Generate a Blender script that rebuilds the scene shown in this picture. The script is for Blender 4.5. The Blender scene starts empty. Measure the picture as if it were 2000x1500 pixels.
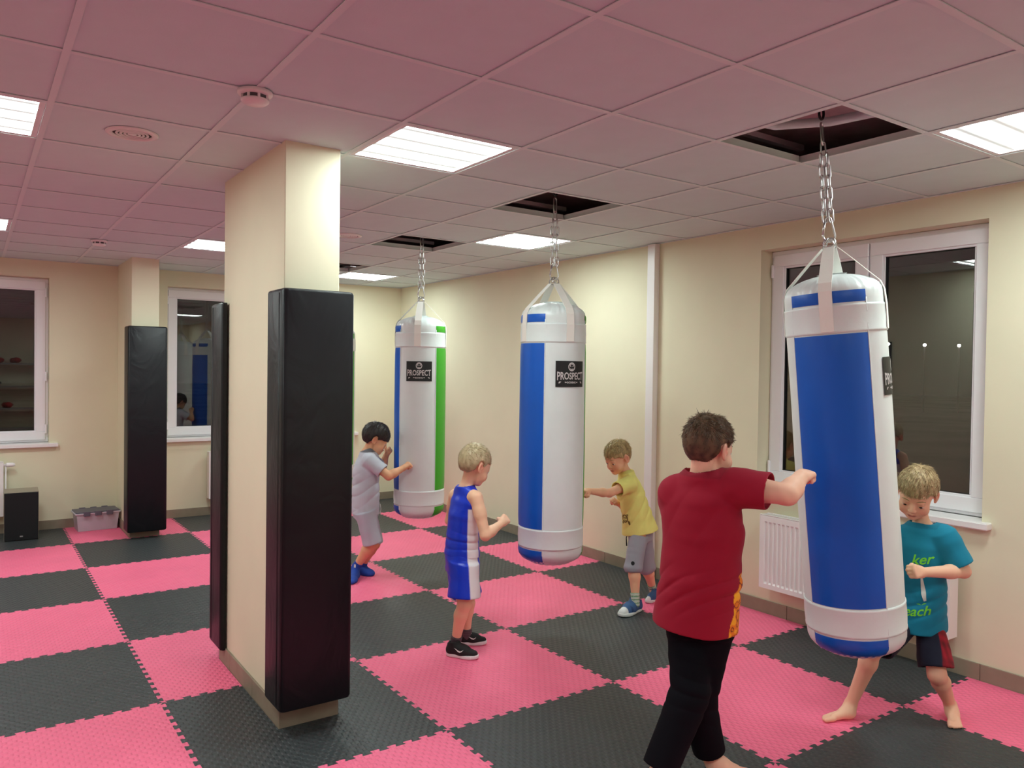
import bpy, bmesh, math, random
import numpy as np
from mathutils import Vector, Matrix

random.seed(7)
scene = bpy.context.scene
COL = scene.collection

# ------------------------------------------------------------------ camera
cam_data = bpy.data.cameras.new('camera')
cam = bpy.data.objects.new('camera', cam_data)
COL.objects.link(cam)
_F = Vector((0.57013, 0.82137, -0.0177)).normalized()
_yaw, _pit, _rol = 0.9637, -0.0177, 0.0136
_F = Vector((math.cos(_pit) * math.cos(_yaw), math.cos(_pit) * math.sin(_yaw), math.sin(_pit)))
_r0 = Vector((math.sin(_yaw), -math.cos(_yaw), 0))
_u0 = _r0.cross(_F)
_R = math.cos(_rol) * _r0 + math.sin(_rol) * _u0
_U = -math.sin(_rol) * _r0 + math.cos(_rol) * _u0
_m = Matrix((_R, _U, -_F)).transposed().to_4x4()
_m.translation = Vector((-2.7606, -4.0117, 1.6233))
cam.matrix_world = _m
cam_data.sensor_width = 36.0
cam_data.lens = 1523.14 / 2000 * 36.0
cam_data.clip_start = 0.05
scene.camera = cam

# ------------------------------------------------------------------ world: night outside
world = bpy.data.worlds.new('night')
scene.world = world
world.use_nodes = True
bg = world.node_tree.nodes['Background']
bg.inputs[0].default_value = (0.030, 0.026, 0.024, 1)
bg.inputs[1].default_value = 0.55

scene.view_settings.view_transform = 'Standard'
scene.view_settings.look = 'None'
scene.view_settings.gamma = 1.0
scene.view_settings.use_curve_mapping = False
scene.view_settings.exposure = 0.0
scene.cycles.max_bounces = 8
scene.cycles.diffuse_bounces = 5
scene.cycles.glossy_bounces = 4
scene.cycles.transparent_max_bounces = 8
scene.cycles.caustics_reflective = False
scene.cycles.caustics_refractive = False
scene.cycles.sample_clamp_indirect = 6.0
LAMP = 28.5

# ------------------------------------------------------------------ helpers
def lin(c):
    out = []
    for v in c[:3]:
        v = v / 255.0
        out.append(v / 12.92 if v <= 0.04045 else ((v + 0.055) / 1.055) ** 2.4)
    return tuple(out) + (1.0,)

MATS = {}
def mat(name, rgb, rough=0.6, metal=0.0, spec=0.5, noise=None, bump=None, coat=0.0, sheen=0.0, emit=None, sss=0.0):
    """noise=(scale, amount) colour mottling; bump=(scale, strength, kind)"""
    if name in MATS:
        return MATS[name]
    m = bpy.data.materials.new(name)
    m.use_nodes = True
    nt = m.node_tree
    b = nt.nodes['Principled BSDF']
    col = lin(rgb)
    b.inputs['Base Color'].default_value = col
    b.inputs['Roughness'].default_value = rough
    b.inputs['Metallic'].default_value = metal
    b.inputs['Specular IOR Level'].default_value = spec
    b.inputs['Coat Weight'].default_value = coat
    b.inputs['Sheen Weight'].default_value = sheen
    if sss:
        b.inputs['Subsurface Weight'].default_value = sss
        b.inputs['Subsurface Radius'].default_value = (0.012, 0.004, 0.002)
        b.inputs['Subsurface Scale'].default_value = 1.0
    tc = nt.nodes.new('ShaderNodeTexCoord')
    if noise:
        n = nt.nodes.new('ShaderNodeTexNoise')
        n.inputs['Scale'].default_value = noise[0]
        n.inputs['Detail'].default_value = 4
        nt.links.new(tc.outputs['Object'], n.inputs['Vector'])
        r = nt.nodes.new('ShaderNodeMapRange')
        r.inputs['From Min'].default_value = 0.3
        r.inputs['From Max'].default_value = 0.7
        r.inputs['To Min'].default_value = 1 - noise[1]
        r.inputs['To Max'].default_value = 1 + noise[1]
        nt.links.new(n.outputs['Fac'], r.inputs['Value'])
        mx = nt.nodes.new('ShaderNodeVectorMath')
        mx.operation = 'SCALE'
        mx.inputs[0].default_value = col[:3]
        nt.links.new(r.outputs[0], mx.inputs['Scale'])
        nt.links.new(mx.outputs[0], b.inputs['Base Color'])
    if bump:
        bn = nt.nodes.new('ShaderNodeBump')
        bn.inputs['Strength'].default_value = bump[1]
        bn.inputs['Distance'].default_value = bump[3] if len(bump) > 3 else 0.002
        if bump[2] == 'noise':
            t = nt.nodes.new('ShaderNodeTexNoise')
            t.inputs['Detail'].default_value = 5
        elif bump[2] == 'weave':
            t = nt.nodes.new('ShaderNodeTexWave')
            t.inputs['Distortion'].default_value = 0.5
        else:
            t = nt.nodes.new('ShaderNodeTexVoronoi')
        t.inputs['Scale'].default_value = bump[0]
        nt.links.new(tc.outputs['Object'], t.inputs['Vector'])
        nt.links.new(t.outputs[0] if bump[2] != 'noise' else t.outputs['Fac'], bn.inputs['Height'])
        nt.links.new(bn.outputs[0], b.inputs['Normal'])
    if emit:
        b.inputs['Emission Color'].default_value = lin(emit[0])
        b.inputs['Emission Strength'].default_value = emit[1]
    MATS[name] = m
    return m

def obj(name, me, material=None, parent=None, loc=None, smooth=False):
    if isinstance(me, bmesh.types.BMesh):
        bm = me
        me = bpy.data.meshes.new(name)
        bm.to_mesh(me)
        bm.free()
    o = bpy.data.objects.new(name, me)
    COL.objects.link(o)
    if material is not None:
        for mm in (material if isinstance(material, (list, tuple)) else [material]):
            me.materials.append(mm)
    if smooth:
        me.polygons.foreach_set('use_smooth', [True] * len(me.polygons))
    if parent is not None:
        o.parent = parent
    if loc is not None:
        o.location = loc
    return o

def empty(name, loc=(0, 0, 0), parent=None):
    o = bpy.data.objects.new(name, None)
    o.empty_display_size = 0.1
    COL.objects.link(o)
    o.location = loc
    if parent is not None:
        o.parent = parent
    return o

def tag(o, label=None, cat=None, group=None, kind=None):
    if label: o['label'] = label
    if cat: o['category'] = cat
    if group: o['group'] = group
    if kind: o['kind'] = kind
    return o

def box(bm, x0, x1, y0, y1, z0, z1, bevel=0.0, seg=2, mi=0):
    vs = [bm.verts.new(p) for p in ((x0, y0, z0), (x1, y0, z0), (x1, y1, z0), (x0, y1, z0),
                                    (x0, y0, z1), (x1, y0, z1), (x1, y1, z1), (x0, y1, z1))]
    fs = [bm.faces.new([vs[i] for i in f]) for f in ((3, 2, 1, 0), (4, 5, 6, 7), (0, 1, 5, 4), (1, 2, 6, 5), (2, 3, 7, 6), (3, 0, 4, 7))]
    for f in fs:
        f.material_index = mi
    if bevel > 0:
        es = list({e for f in fs for e in f.edges})
        bmesh.ops.bevel(bm, geom=es, offset=bevel, segments=seg, profile=0.6, affect='EDGES', clamp_overlap=True)
    return bm

def boxbm(*a, **k):
    return box(bmesh.new(), *a, **k)

def tube(bm, pts, r, seg=8, closed=False, mi=0):
    """round tube along a polyline"""
    pts = [Vector(p) for p in pts]
    n = len(pts)
    rings = []
    up = None
    for i, p in enumerate(pts):
        if closed:
            t = (pts[(i + 1) % n] - pts[i - 1]).normalized()
        else:
            t = (pts[min(i + 1, n - 1)] - pts[max(i - 1, 0)]).normalized()
        if up is None:
            up = t.orthogonal().normalized()
        up = (up - t * up.dot(t))
        up = up.normalized() if up.length > 1e-6 else t.orthogonal().normalized()
        v = t.cross(up)
        rr = float(r[i] if isinstance(r, (list, tuple)) else r)
        rings.append([bm.verts.new(p + rr * (math.cos(a) * up + math.sin(a) * v)) for a in [2 * math.pi * k / seg for k in range(seg)]])
    m = n if closed else n - 1
    for i in range(m):
        A, B = rings[i], rings[(i + 1) % n]
        off = 0
        if closed and i == n - 1:
            off = min(range(seg), key=lambda s: (A[0].co - B[s].co).length)
        for k in range(seg):
            f = bm.faces.new((A[k], A[(k + 1) % seg], B[(k + 1 + off) % seg], B[(k + off) % seg]))
            f.smooth = True
            f.material_index = mi
    if not closed:
        bm.faces.new(rings[0][::-1]).material_index = mi
        bm.faces.new(rings[-1]).material_index = mi
    return bm

def lathe(bm, prof, seg=48, mi=0, mod=None, cap=True):
    """prof: list of (r, z)"""
    rings = []
    for r, z in prof:
        if r < 1e-6:
            rings.append([bm.verts.new((0, 0, z))])
        else:
            rings.append([bm.verts.new(((mod(a, r, z) if mod else r) * math.cos(a), (mod(a, r, z) if mod else r) * math.sin(a), z))
                          for a in [2 * math.pi * k / seg for k in range(seg)]])
    for i in range(len(rings) - 1):
        A, B = rings[i], rings[i + 1]
        for k in range(seg):
            k2 = (k + 1) % seg
            if len(A) == 1 and len(B) == 1: continue
            if len(A) == 1: f = bm.faces.new((A[0], B[k2], B[k]))
            elif len(B) == 1: f = bm.faces.new((A[k], A[k2], B[0]))
            else: f = bm.faces.new((A[k], A[k2], B[k2], B[k]))
            f.smooth = True
            f.material_index = mi
    return bm

# ------------------------------------------------------------------ room numbers
XR, YB = 1.68, 4.85          # inner faces of right and back wall
XL, YF = -6.2, -6.6          # unseen left wall and wall behind the camera
CE = 2.628                   # ceiling height
TX, TY, TS = -0.705, -1.712, 0.601   # ceiling grid origin and pitch
MT = 0.02                    # mat thickness; mats lie with their top at z = 0

M_wall = mat('cream_wall_paint', (230, 224, 196), 0.75, bump=(60, 0.12, 'noise', 0.002), noise=(3, 0.02))
M_base = mat('taupe_ceramic', (146, 132, 114), 0.55, noise=(14, 0.07))
M_grout = mat('grout', (180, 168, 150), 0.9)
M_tile = mat('ceiling_board', (211, 229, 231), 0.95, bump=(180, 0.25, 'noise', 0.002), noise=(9, 0.015))
M_run = mat('grid_enamel', (220, 233, 234), 0.6)
M_pvc = mat('white_pvc', (240, 238, 242), 0.28)
M_rub = mat('dark_gasket', (28, 28, 30), 0.6)
M_white = mat('white_enamel', (240, 236, 236), 0.3)
M_steel = mat('zinc_steel', (205, 205, 205), 0.28, metal=1.0)
M_dark = mat('dark_void', (70, 62, 62), 0.95, noise=(6, 0.25))
M_concrete = mat('plenum_concrete', (196, 176, 176), 0.9, noise=(5, 0.25), bump=(12, 0.4, 'noise', 0.01))

def glass_material():
    m = bpy.data.materials.new('window_glass')
    m.use_nodes = True
    nt = m.node_tree
    nt.nodes.clear()
    out = nt.nodes.new('ShaderNodeOutputMaterial')
    tr = nt.nodes.new('ShaderNodeBsdfTransparent')
    tr.inputs[0].default_value = (0.75, 0.76, 0.75, 1)
    gl = nt.nodes.new('ShaderNodeBsdfGlossy')
    gl.inputs['Roughness'].default_value = 0.004
    fr = nt.nodes.new('ShaderNodeFresnel')
    fr.inputs['IOR'].default_value = 1.62
    ml = nt.nodes.new('ShaderNodeMath')
    ml.operation = 'MULTIPLY'
    ml.use_clamp = True
    ml.inputs[1].default_value = 1.9
    mx = nt.nodes.new('ShaderNodeMixShader')
    nt.links.new(fr.outputs[0], ml.inputs[0])
    nt.links.new(ml.outputs[0], mx.inputs[0])
    nt.links.new(tr.outputs[0], mx.inputs[1])
    nt.links.new(gl.outputs[0], mx.inputs[2])
    nt.links.new(mx.outputs[0], out.inputs[0])
    return m
M_glass = glass_material()

# ------------------------------------------------------------------ walls
# window openings: right wall (y0,y1), back wall (x0,x1)
RW = (-2.037, -0.584)
BW1 = (-4.20, -2.125)
BW2 = (-1.050, 1.030)
WZ0, WZ1 = 0.85, 2.465
SLAB = 2.805

bm = bmesh.new()
box(bm, XR, XR + 0.32, YF - 0.3, RW[0], -0.05, SLAB)
box(bm, XR, XR + 0.32, RW[1], YB + 0.32, -0.05, SLAB)
box(bm, XR, XR + 0.32, RW[0], RW[1], -0.05, WZ0 - 0.04)
box(bm, XR, XR + 0.32, RW[0], RW[1], WZ1, SLAB)
tag(obj('wall_right', bm, M_wall), kind='structure')
bm = bmesh.new()
box(bm, XL - 0.3, BW1[0], YB, YB + 0.32, -0.05, SLAB)
box(bm, BW1[1], BW2[0], YB, YB + 0.32, -0.05, SLAB)
box(bm, BW2[1], XR, YB, YB + 0.32, -0.05, SLAB)
for w in (BW1, BW2):
    box(bm, w[0], w[1], YB, YB + 0.32, -0.05, WZ0 - 0.04)
    box(bm, w[0], w[1], YB, YB + 0.32, WZ1, SLAB)
tag(obj('wall_back', bm, M_wall), kind='structure')
tag(obj('wall_left', boxbm(XL - 0.3, XL, YF, YB, -0.05, SLAB), M_wall), kind='structure')
tag(obj('wall_front', boxbm(XL - 0.3, XR, YF - 0.3, YF, -0.05, SLAB), M_wall), kind='structure')

# ------------------------------------------------------------------ floor and interlocking mats
M_sub = mat('subfloor', (60, 58, 58), 0.9)
floor = tag(obj('floor', boxbm(XL - 0.3, XR + 0.3, YF - 0.3, YB + 0.3, -0.12, -MT - 0.001), M_sub), kind='structure')

def mat_surface(name, rgb, rough, spec):
    """EVA foam: staggered lozenge relief, bump only"""
    m = bpy.data.materials.new(name)
    m.use_nodes = True
    nt = m.node_tree
    N, L = nt.nodes, nt.links
    b = N['Principled BSDF']
    b.inputs['Roughness'].default_value = rough
    b.inputs['Specular IOR Level'].default_value = spec
    tc = N.new('ShaderNodeTexCoord')
    sep = N.new('ShaderNodeSeparateXYZ')
    L.new(tc.outputs['Object'], sep.inputs[0])
    def M(op, a, bb=None, clamp=False):
        n = N.new('ShaderNodeMath')
        n.operation = op
        n.use_clamp = clamp
        for i, v in enumerate((a, bb)):
            if v is None: continue
            if isinstance(v, (int, float)): n.inputs[i].default_value = v
            else: L.new(v, n.inputs[i])
        return n.outputs[0]
    fx = 2 * math.pi / 0.037
    sx = M('SINE', M('MULTIPLY', sep.outputs[0], fx))
    sy = M('SINE', M('MULTIPLY', sep.outputs[1], 2 * math.pi / 0.052))
    prod = M('MULTIPLY', sx, sy)
    h = M('MULTIPLY', M('ADD', prod, 0.0), 1.0)
    sm = M('SMOOTH_MIN', M('MAXIMUM', h, -0.15), 0.65)
    bn = N.new('ShaderNodeBump')
    bn.inputs['Strength'].default_value = 0.75
    bn.inputs['Distance'].default_value = 0.0045
    L.new(sm, bn.inputs['Height'])
    ns = N.new('ShaderNodeTexNoise')
    ns.inputs['Scale'].default_value = 260
    L.new(tc.outputs['Object'], ns.inputs['Vector'])
    b2 = N.new('ShaderNodeBump')
    b2.inputs['Strength'].default_value = 0.12
    b2.inputs['Distance'].default_value = 0.001
    L.new(ns.outputs['Fac'], b2.inputs['Height'])
    L.new(bn.outputs[0], b2.inputs['Normal'])
    L.new(b2.outputs[0], b.inputs['Normal'])
    n2 = N.new('ShaderNodeTexNoise')
    n2.inputs['Scale'].default_value = 2.2
    n2.inputs['Detail'].default_value = 5
    geo = N.new('ShaderNodeNewGeometry')
    L.new(geo.outputs['Position'], n2.inputs['Vector'])
    r = N.new('ShaderNodeMapRange')
    r.inputs['From Min'].default_value = 0.3
    r.inputs['From Max'].default_value = 0.7
    r.inputs['To Min'].default_value = 0.95
    r.inputs['To Max'].default_value = 1.05
    L.new(n2.outputs['Fac'], r.inputs['Value'])
    v = N.new('ShaderNodeVectorMath')
    v.operation = 'SCALE'
    v.inputs[0].default_value = lin(rgb)[:3]
    L.new(r.outputs[0], v.inputs['Scale'])
    L.new(v.outputs[0], b.inputs['Base Color'])
    return m
M_pink = mat_surface('pink_foam', (250, 114, 150), 0.52, 0.40)
M_grey = mat_surface('graphite_foam', (58, 62, 64), 0.45, 0.45)

NT = 13                                  # teeth along one metre
def edge_curve():
    """rounded dovetail line from (0,0) to (1,0); interlocks with the next mat"""
    p = 1.0 / NT
    h = 0.0105
    pts = [(0.0, 0.0)]
    for k in range(NT):
        x = k * p
        tooth = [(0.27, -h * .75), (0.22, 0.0), (0.19, h * .6), (0.24, h), (0.70, h), (0.75, h * .6), (0.72, 0.0), (0.67, -h * .75), (0.71, -h)]
        if k == 0: tooth = [(0.16, -h * .4), (0.21, -h)] + tooth
        else: tooth = [(0.23, -h)] + tooth
        if k == NT - 1: tooth = tooth[:-1] + [(0.73, -h), (0.84, -h * .4)]
        pts += [(x + a * p, b) for a, b in tooth]
    return pts
def mat_mesh(x0, x1, y0, y1):
    """one mat from its cell corner, trimmed to x0..x1 / y0..y1 (cell coordinates)"""
    g = 0.0005
    E = edge_curve()[1:]
    bot = [(g, g)] + [(x, y + g) for x, y in E]
    rig = [(1 - g, g)] + [(1 + y - g, x) for x, y in E]
    top = [(g, 1 - g)] + [(x, 1 + y - g) for x, y in E] + [(1 - g, 1 - g)]
    lef = [(y + g, x) for x, y in E]
    cl = bot + rig + top[::-1] + lef[::-1]
    bm = bmesh.new()
    T = [bm.verts.new((x, y, 0)) for x, y in cl]
    B = [bm.verts.new((x, y, -MT)) for x, y in cl]
    n = len(cl)
    from mathutils.geometry import tessellate_polygon
    tris = tessellate_polygon([[Vector((x, y, 0)) for x, y in cl]])
    for t in tris:
        if len({*t}) < 3: continue
        (ax, ay), (bx, by), (cx, cy) = (cl[k] for k in t)
        w = (bx - ax) * (cy - ay) - (by - ay) * (cx - ax)
        if abs(w) < 1e-12: continue
        q = t if w > 0 else t[::-1]
        bm.faces.new([T[k] for k in q])
        bm.faces.new([B[k] for k in q[::-1]])
    for i in range(n):
        bm.faces.new((T[i], B[i], B[(i + 1) % n], T[(i + 1) % n]))
    def cut(co, no):
        g_ = bm.verts[:] + bm.edges[:] + bm.faces[:]
        res = bmesh.ops.bisect_plane(bm, geom=g_, plane_co=co, plane_no=no, clear_outer=True)
        es = [e for e in res['geom_cut'] if isinstance(e, bmesh.types.BMEdge) and e.is_boundary]
        if es: bmesh.ops.holes_fill(bm, edges=es, sides=0)
    if x1 < 1: cut((x1, 0, 0), (1, 0, 0))
    if x0 > 0: cut((x0, 0, 0), (-1, 0, 0))
    if y1 < 1: cut((0, y1, 0), (0, 1, 0))
    if y0 > 0: cut((0, y0, 0), (0, -1, 0))
    me = bpy.data.meshes.new('mat')
    bm.to_mesh(me)
    bm.free()
    return me
cache = {}
mats = {}
for i in range(-7, 2):
    for j in range(-7, 5):
        lo = (max(0, XL - i + 0.004), max(0, YF - j + 0.004))
        hi = (min(1, XR - i - 0.014), min(1, YB - j - 0.014))
        pink = (i + j) % 2 == 0
        key = (round(lo[0], 3), round(hi[0], 3), round(lo[1], 3), round(hi[1], 3), pink)
        if key not in cache:
            me = mat_mesh(lo[0], hi[0], lo[1], hi[1])
            me.materials.append(M_pink if pink else M_grey)
            cache[key] = me
        o = obj('mat', cache[key], None, floor, (i, j, 0))
        mats[(i, j)] = o

# ------------------------------------------------------------------ skirting of ceramic strips
def skirting(name, axis, fixed, a0, a1, sign, parent=None, n0=0.0):
    """axis 'x': runs along x on plane y=fixed; sign = direction into the room"""
    t, h = 0.011, 0.088
    root = parent or tag(obj(name, boxbm(*((a0, a1, min(fixed, fixed + sign * .004), max(fixed, fixed + sign * .004)) if axis == 'x' else
                     (min(fixed, fixed + sign * .004), max(fixed, fixed + sign * .004), a0, a1)), -MT, h - 0.002), M_grout), kind='structure')
    L = 0.6
    k = math.floor((a0 - n0) / L)
    while n0 + k * L < a1 - 1e-6:
        s, e = max(a0, n0 + k * L + 0.0015), min(a1, n0 + (k + 1) * L - 0.0015)
        k += 1
        if e - s < 0.01: continue
        lo, hi = min(fixed + sign * .003, fixed + sign * t), max(fixed + sign * .003, fixed + sign * t)
        b = boxbm(s, e, lo, hi, -MT, h, bevel=0.0015, seg=1) if axis == 'x' else boxbm(lo, hi, s, e, -MT, h, bevel=0.0015, seg=1)
        obj('skirting_tile', b, M_base, root)
    return root
skirting('baseboard_right', 'y', XR, YF, YB - 0.012, -1, n0=0.35)
skirting('baseboard_back', 'x', YB, XL, XR, -1, n0=0.1)
skirting('baseboard_left', 'y', XL, YF, YB, 1)
skirting('baseboard_front', 'x', YF, XL, XR, 1)

# ------------------------------------------------------------------ ceiling: slab, grid, boards
LIGHTS = [(-1, 1), (2, -2), (2, 4), (-4, 2), (-4, 7), (-1, 7), (2, 9),
          (-4, -4), (-1, -5), (2, -7), (-7, -1), (-7, 4), (-7, 9)]
HOLES = [(1, -1), (1, 2), (1, 5), (1, 8)]
ceiling = tag(obj('ceiling', boxbm(XL - 0.3, XR + 0.32, YF - 0.3, YB + 0.32, SLAB, SLAB + 0.2), M_concrete), kind='structure')
RWID = 0.024
i0, i1 = math.floor((XL - TX) / TS), math.ceil((XR - TX) / TS)
j0, j1 = math.floor((YF - TY) / TS), math.ceil((YB - TY) / TS)
def runner_bm(length, along):
    bm = bmesh.new()
    a = (0, length) if along == 'x' else (-RWID / 2, RWID / 2)
    b = (-RWID / 2, RWID / 2) if along == 'x' else (0, length)
    box(bm, a[0], a[1], b[0], b[1], 0, 0.003)
    w = 0.0015
    if along == 'x': box(bm, 0, length, -w, w, 0.003, 0.036)
    else: box(bm, -w, w, 0, length, 0.003, 0.036)
    return bm
for i in range(i0 + 1, i1):
    obj('grid_runner', runner_bm(YB - YF, 'y'), M_run, ceiling, (TX + i * TS, YF, CE))
for j in range(j0 + 1, j1):
    y = TY + j * TS
    for i in range(i0, i1):
        xa, xb = max(XL, TX + i * TS + RWID / 2), min(XR, TX + (i + 1) * TS - RWID / 2)
        if xb - xa < 0.05: continue
        key = ('r', round(xb - xa, 3))
        if key not in cache:
            b_ = runner_bm(xb - xa, 'x')
            me = bpy.data.meshes.new('cross_runner')
            b_.to_mesh(me); b_.free()
            me.materials.append(M_run)
            cache[key] = me
        obj('cross_runner', cache[key], None, ceiling, (xa, y, CE + 0.0004))
for i in range(i0, i1):
    for j in range(j0, j1):
        if (i, j) in HOLES or (i, j) in LIGHTS: continue
        xa, xb = max(XL + .001, TX + i * TS + 0.004), min(XR - .001, TX + (i + 1) * TS - 0.004)
        ya, yb = max(YF + .001, TY + j * TS + 0.004), min(YB - .001, TY + (j + 1) * TS - 0.004)
        if xb - xa < 0.02 or yb - ya < 0.02: continue
        key = ('c', round(xb - xa, 3), round(yb - ya, 3))
        if key not in cache:
            b_ = boxbm(0, xb - xa, 0, yb - ya, 0.0050, 0.019)
            me = bpy.data.meshes.new('ceiling_board')
            b_.to_mesh(me); b_.free()
            me.materials.append(M_tile)
            cache[key] = me
        obj('ceiling_board', cache[key], None, ceiling, (xa, ya, CE))
# wall angle
bm = bmesh.new()
box(bm, XR - 0.02, XR, YF, YB, CE - 0.0005, CE + 0.003)
box(bm, XL, XR - 0.02, YB - 0.02, YB, CE - 0.0005, CE + 0.003)
obj('wall_angle', bm, M_run, ceiling)
# pipe and cable tray seen through the openings
bm = bmesh.new()
tube(bm, [(0.62, -3.6, 2.775), (0.56, -2.9, 2.77), (0.46, -2.3, 2.75), (0.33, -1.98, 2.73), (0.16, -1.82, 2.72), (-0.2, -1.76, 2.73), (-0.9, -1.74, 2.775)], 0.020, 12)
obj('flexible_duct', bm, M_tile, ceiling)
for (i, j) in HOLES:
    bm = bmesh.new()
    xa = TX + i * TS
    ya = TY + j * TS
    box(bm, xa + 0.02, xa + 0.05, ya, ya + TS, CE + 0.10, CE + 0.13)
    box(bm, xa, xa + TS, ya + TS - 0.02, ya + TS + 0.01, CE + 0.06, CE + 0.085)
    obj('carrier_rail', bm, M_steel, ceiling)

# ------------------------------------------------------------------ ceiling lights
M_lampframe = mat('lamp_frame', (236, 236, 238), 0.4)
def diffuser_material():
    """opal prismatic cover with four tubes glowing behind it"""
    m = bpy.data.materials.new('lamp_diffuser')
    m.use_nodes = True
    nt = m.node_tree
    N, L = nt.nodes, nt.links
    b = N['Principled BSDF']
    b.inputs['Base Color'].default_value = (0.7, 0.72, 0.72, 1)
    b.inputs['Roughness'].default_value = 0.3
    tc = N.new('ShaderNodeTexCoord')
    sep = N.new('ShaderNodeSeparateXYZ')
    L.new(tc.outputs['Object'], sep.inputs[0])
    a = N.new('ShaderNodeMath'); a.operation = 'MULTIPLY'; a.inputs[1].default_value = 2 * math.pi / 0.14
    L.new(sep.outputs[1], a.inputs[0])
    c = N.new('ShaderNodeMath'); c.operation = 'COSINE'
    L.new(a.outputs[0], c.inputs[0])
    h = N.new('ShaderNodeMath'); h.operation = 'MULTIPLY_ADD'; h.inputs[1].default_value = 0.5; h.inputs[2].default_value = 0.5
    L.new(c.outputs[0], h.inputs[0])
    pw = N.new('ShaderNodeMath'); pw.operation = 'POWER'; pw.inputs[1].default_value = 1.7
    L.new(h.outputs[0], pw.inputs[0])
    r = N.new('ShaderNodeMath'); r.operation = 'MULTIPLY_ADD'; r.inputs[1].default_value = 2.35 * LAMP; r.inputs[2].default_value = 0.45
    L.new(pw.outputs[0], r.inputs[0])
    b.inputs['Emission Color'].default_value = (0.86, 1.0, 0.96, 1)
    L.new(r.outputs[0], b.inputs['Emission Strength'])
    return m
M_diff = diffuser_material()
lamp_labels = {
    (-1, 1): 'square ceiling light just behind the top of the front column',
    (2, -2): 'square ceiling light at the right edge, beside the nearest ceiling opening',
    (2, 4): 'square ceiling light behind the chain of the middle punching bag',
    (-4, 2): 'square ceiling light at the far left edge, the larger of the two there',
    (-4, 7): 'small far square ceiling light at the left edge, above the left window',
    (-1, 7): 'square ceiling light half hidden by the left side of the front column',
    (-4, -4): 'square ceiling light almost straight above the photographer, out of the picture',
    (-1, -5): 'square ceiling light behind the photographer in the middle row, out of the picture',
    (2, -7): 'square ceiling light behind the photographer beside the right wall, out of the picture',
    (-7, -1): 'square ceiling light left of the picture, level with the nearest bag',
    (-7, 4): 'square ceiling light left of the picture, level with the far end of the front column',
    (-7, 9): 'square ceiling light left of the picture beside the back wall',
    (2, 9): 'farthest square ceiling light, near the back wall beside the front column'}
def make_light():
    root = empty('ceiling_light')
    bm = bmesh.new()
    h = TS / 2 - 0.013
    f = 0.022
    box(bm, -h, h, -h, -h + f, 0, 0.06); box(bm, -h, h, h - f, h, 0, 0.06)
    box(bm, -h, -h + f, -h + f, h - f, 0, 0.06); box(bm, h - f, h, -h + f, h - f, 0, 0.06)
    obj('frame', bm, M_lampframe, root)
    obj('housing', boxbm(-h, h, -h, h, 0.062, 0.075), M_white, root)
    g = h - f
    bm = bmesh.new()
    n = 24
    rows = []
    for a in range(n + 1):
        y = -g + 2 * g * a / n
        rows.append([bm.verts.new((x, y, 0.008 + 0.002 * math.cos(y * 2 * math.pi / 0.14))) for x in (-g, g)])
    for a in range(n):
        bm.faces.new((rows[a][0], rows[a + 1][0], rows[a + 1][1], rows[a][1]))
    obj('diffuser', bm, M_diff, root, smooth=True)
    return root
def copy_tree(o, parent=None):
    c = o.copy()
    COL.objects.link(c)
    if parent is not None: c.parent = parent
    for ch in list(o.children):
        copy_tree(ch, c)
    return c
proto = make_light()
for n, (i, j) in enumerate(LIGHTS):
    o = proto if n == 0 else copy_tree(proto)
    o.location = (TX + (i + .5) * TS, TY + (j + .5) * TS, CE + 0.0035)
    tag(o, lamp_labels.get((i, j), 'square ceiling light out of the picture behind or left of the camera'), 'ceiling light', 'recessed square ceiling lights')

# ------------------------------------------------------------------ columns with skirting
def column(x0, x1, y0, y1, back):
    root = tag(obj('column', boxbm(x0, x1, y0, y1, -MT, SLAB - 0.001, bevel=0.003, seg=1), M_wall), kind='structure')
    t = 0.011
    for nm, b in (('f', (x0 - t, x1 + t, y0 - t, y0)), ('b', None if back else (x0 - t, x1 + t, y1, y1 + t))):
        if b: obj('skirting_tile', boxbm(*b, -MT, 0.088, bevel=0.0015, seg=1), M_base, root)
    L = 0.4
    for (xa, xb) in ((x0 - t, x0), (x1, x1 + t)):
        y = y0
        while y < y1 - 0.01:
            e = min(y1, y + L)
            obj('skirting_tile', boxbm(xa, xb, y + 0.001, e - 0.001, -MT, 0.088, bevel=0.0015, seg=1), M_base, root)
            y = e
    return root
col1 = column(-1.611, -1.352, -0.565, 0.436, False)
col2 = column(-1.522, -1.283, 4.03, YB - 0.001, True)
for key in ((-2, -1), (-2, 0), (-2, 4)):
    c = col1 if key[1] < 2 else col2
    md = mats[key].modifiers.new('cut', 'BOOLEAN')
    mats[key].data = mats[key].data.copy()
    cut_bm = boxbm(-1.625, -1.338, -0.579, 0.450, -0.05, 0.05) if key[1] < 2 else boxbm(-1.536, -1.269, 4.016, 4.9, -0.05, 0.05)
    cm = bpy.data.meshes.new('cut'); cut_bm.to_mesh(cm); cut_bm.free()
    co = bpy.data.objects.new('cut', cm); COL.objects.link(co)
    md.operation = 'DIFFERENCE'; md.object = co; md.solver = 'EXACT'
    dg = bpy.context.evaluated_depsgraph_get()
    me = bpy.data.meshes.new_from_object(mats[key].evaluated_get(dg))
    mats[key].modifiers.clear()
    mats[key].data = me
    bpy.data.objects.remove(co)

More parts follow.
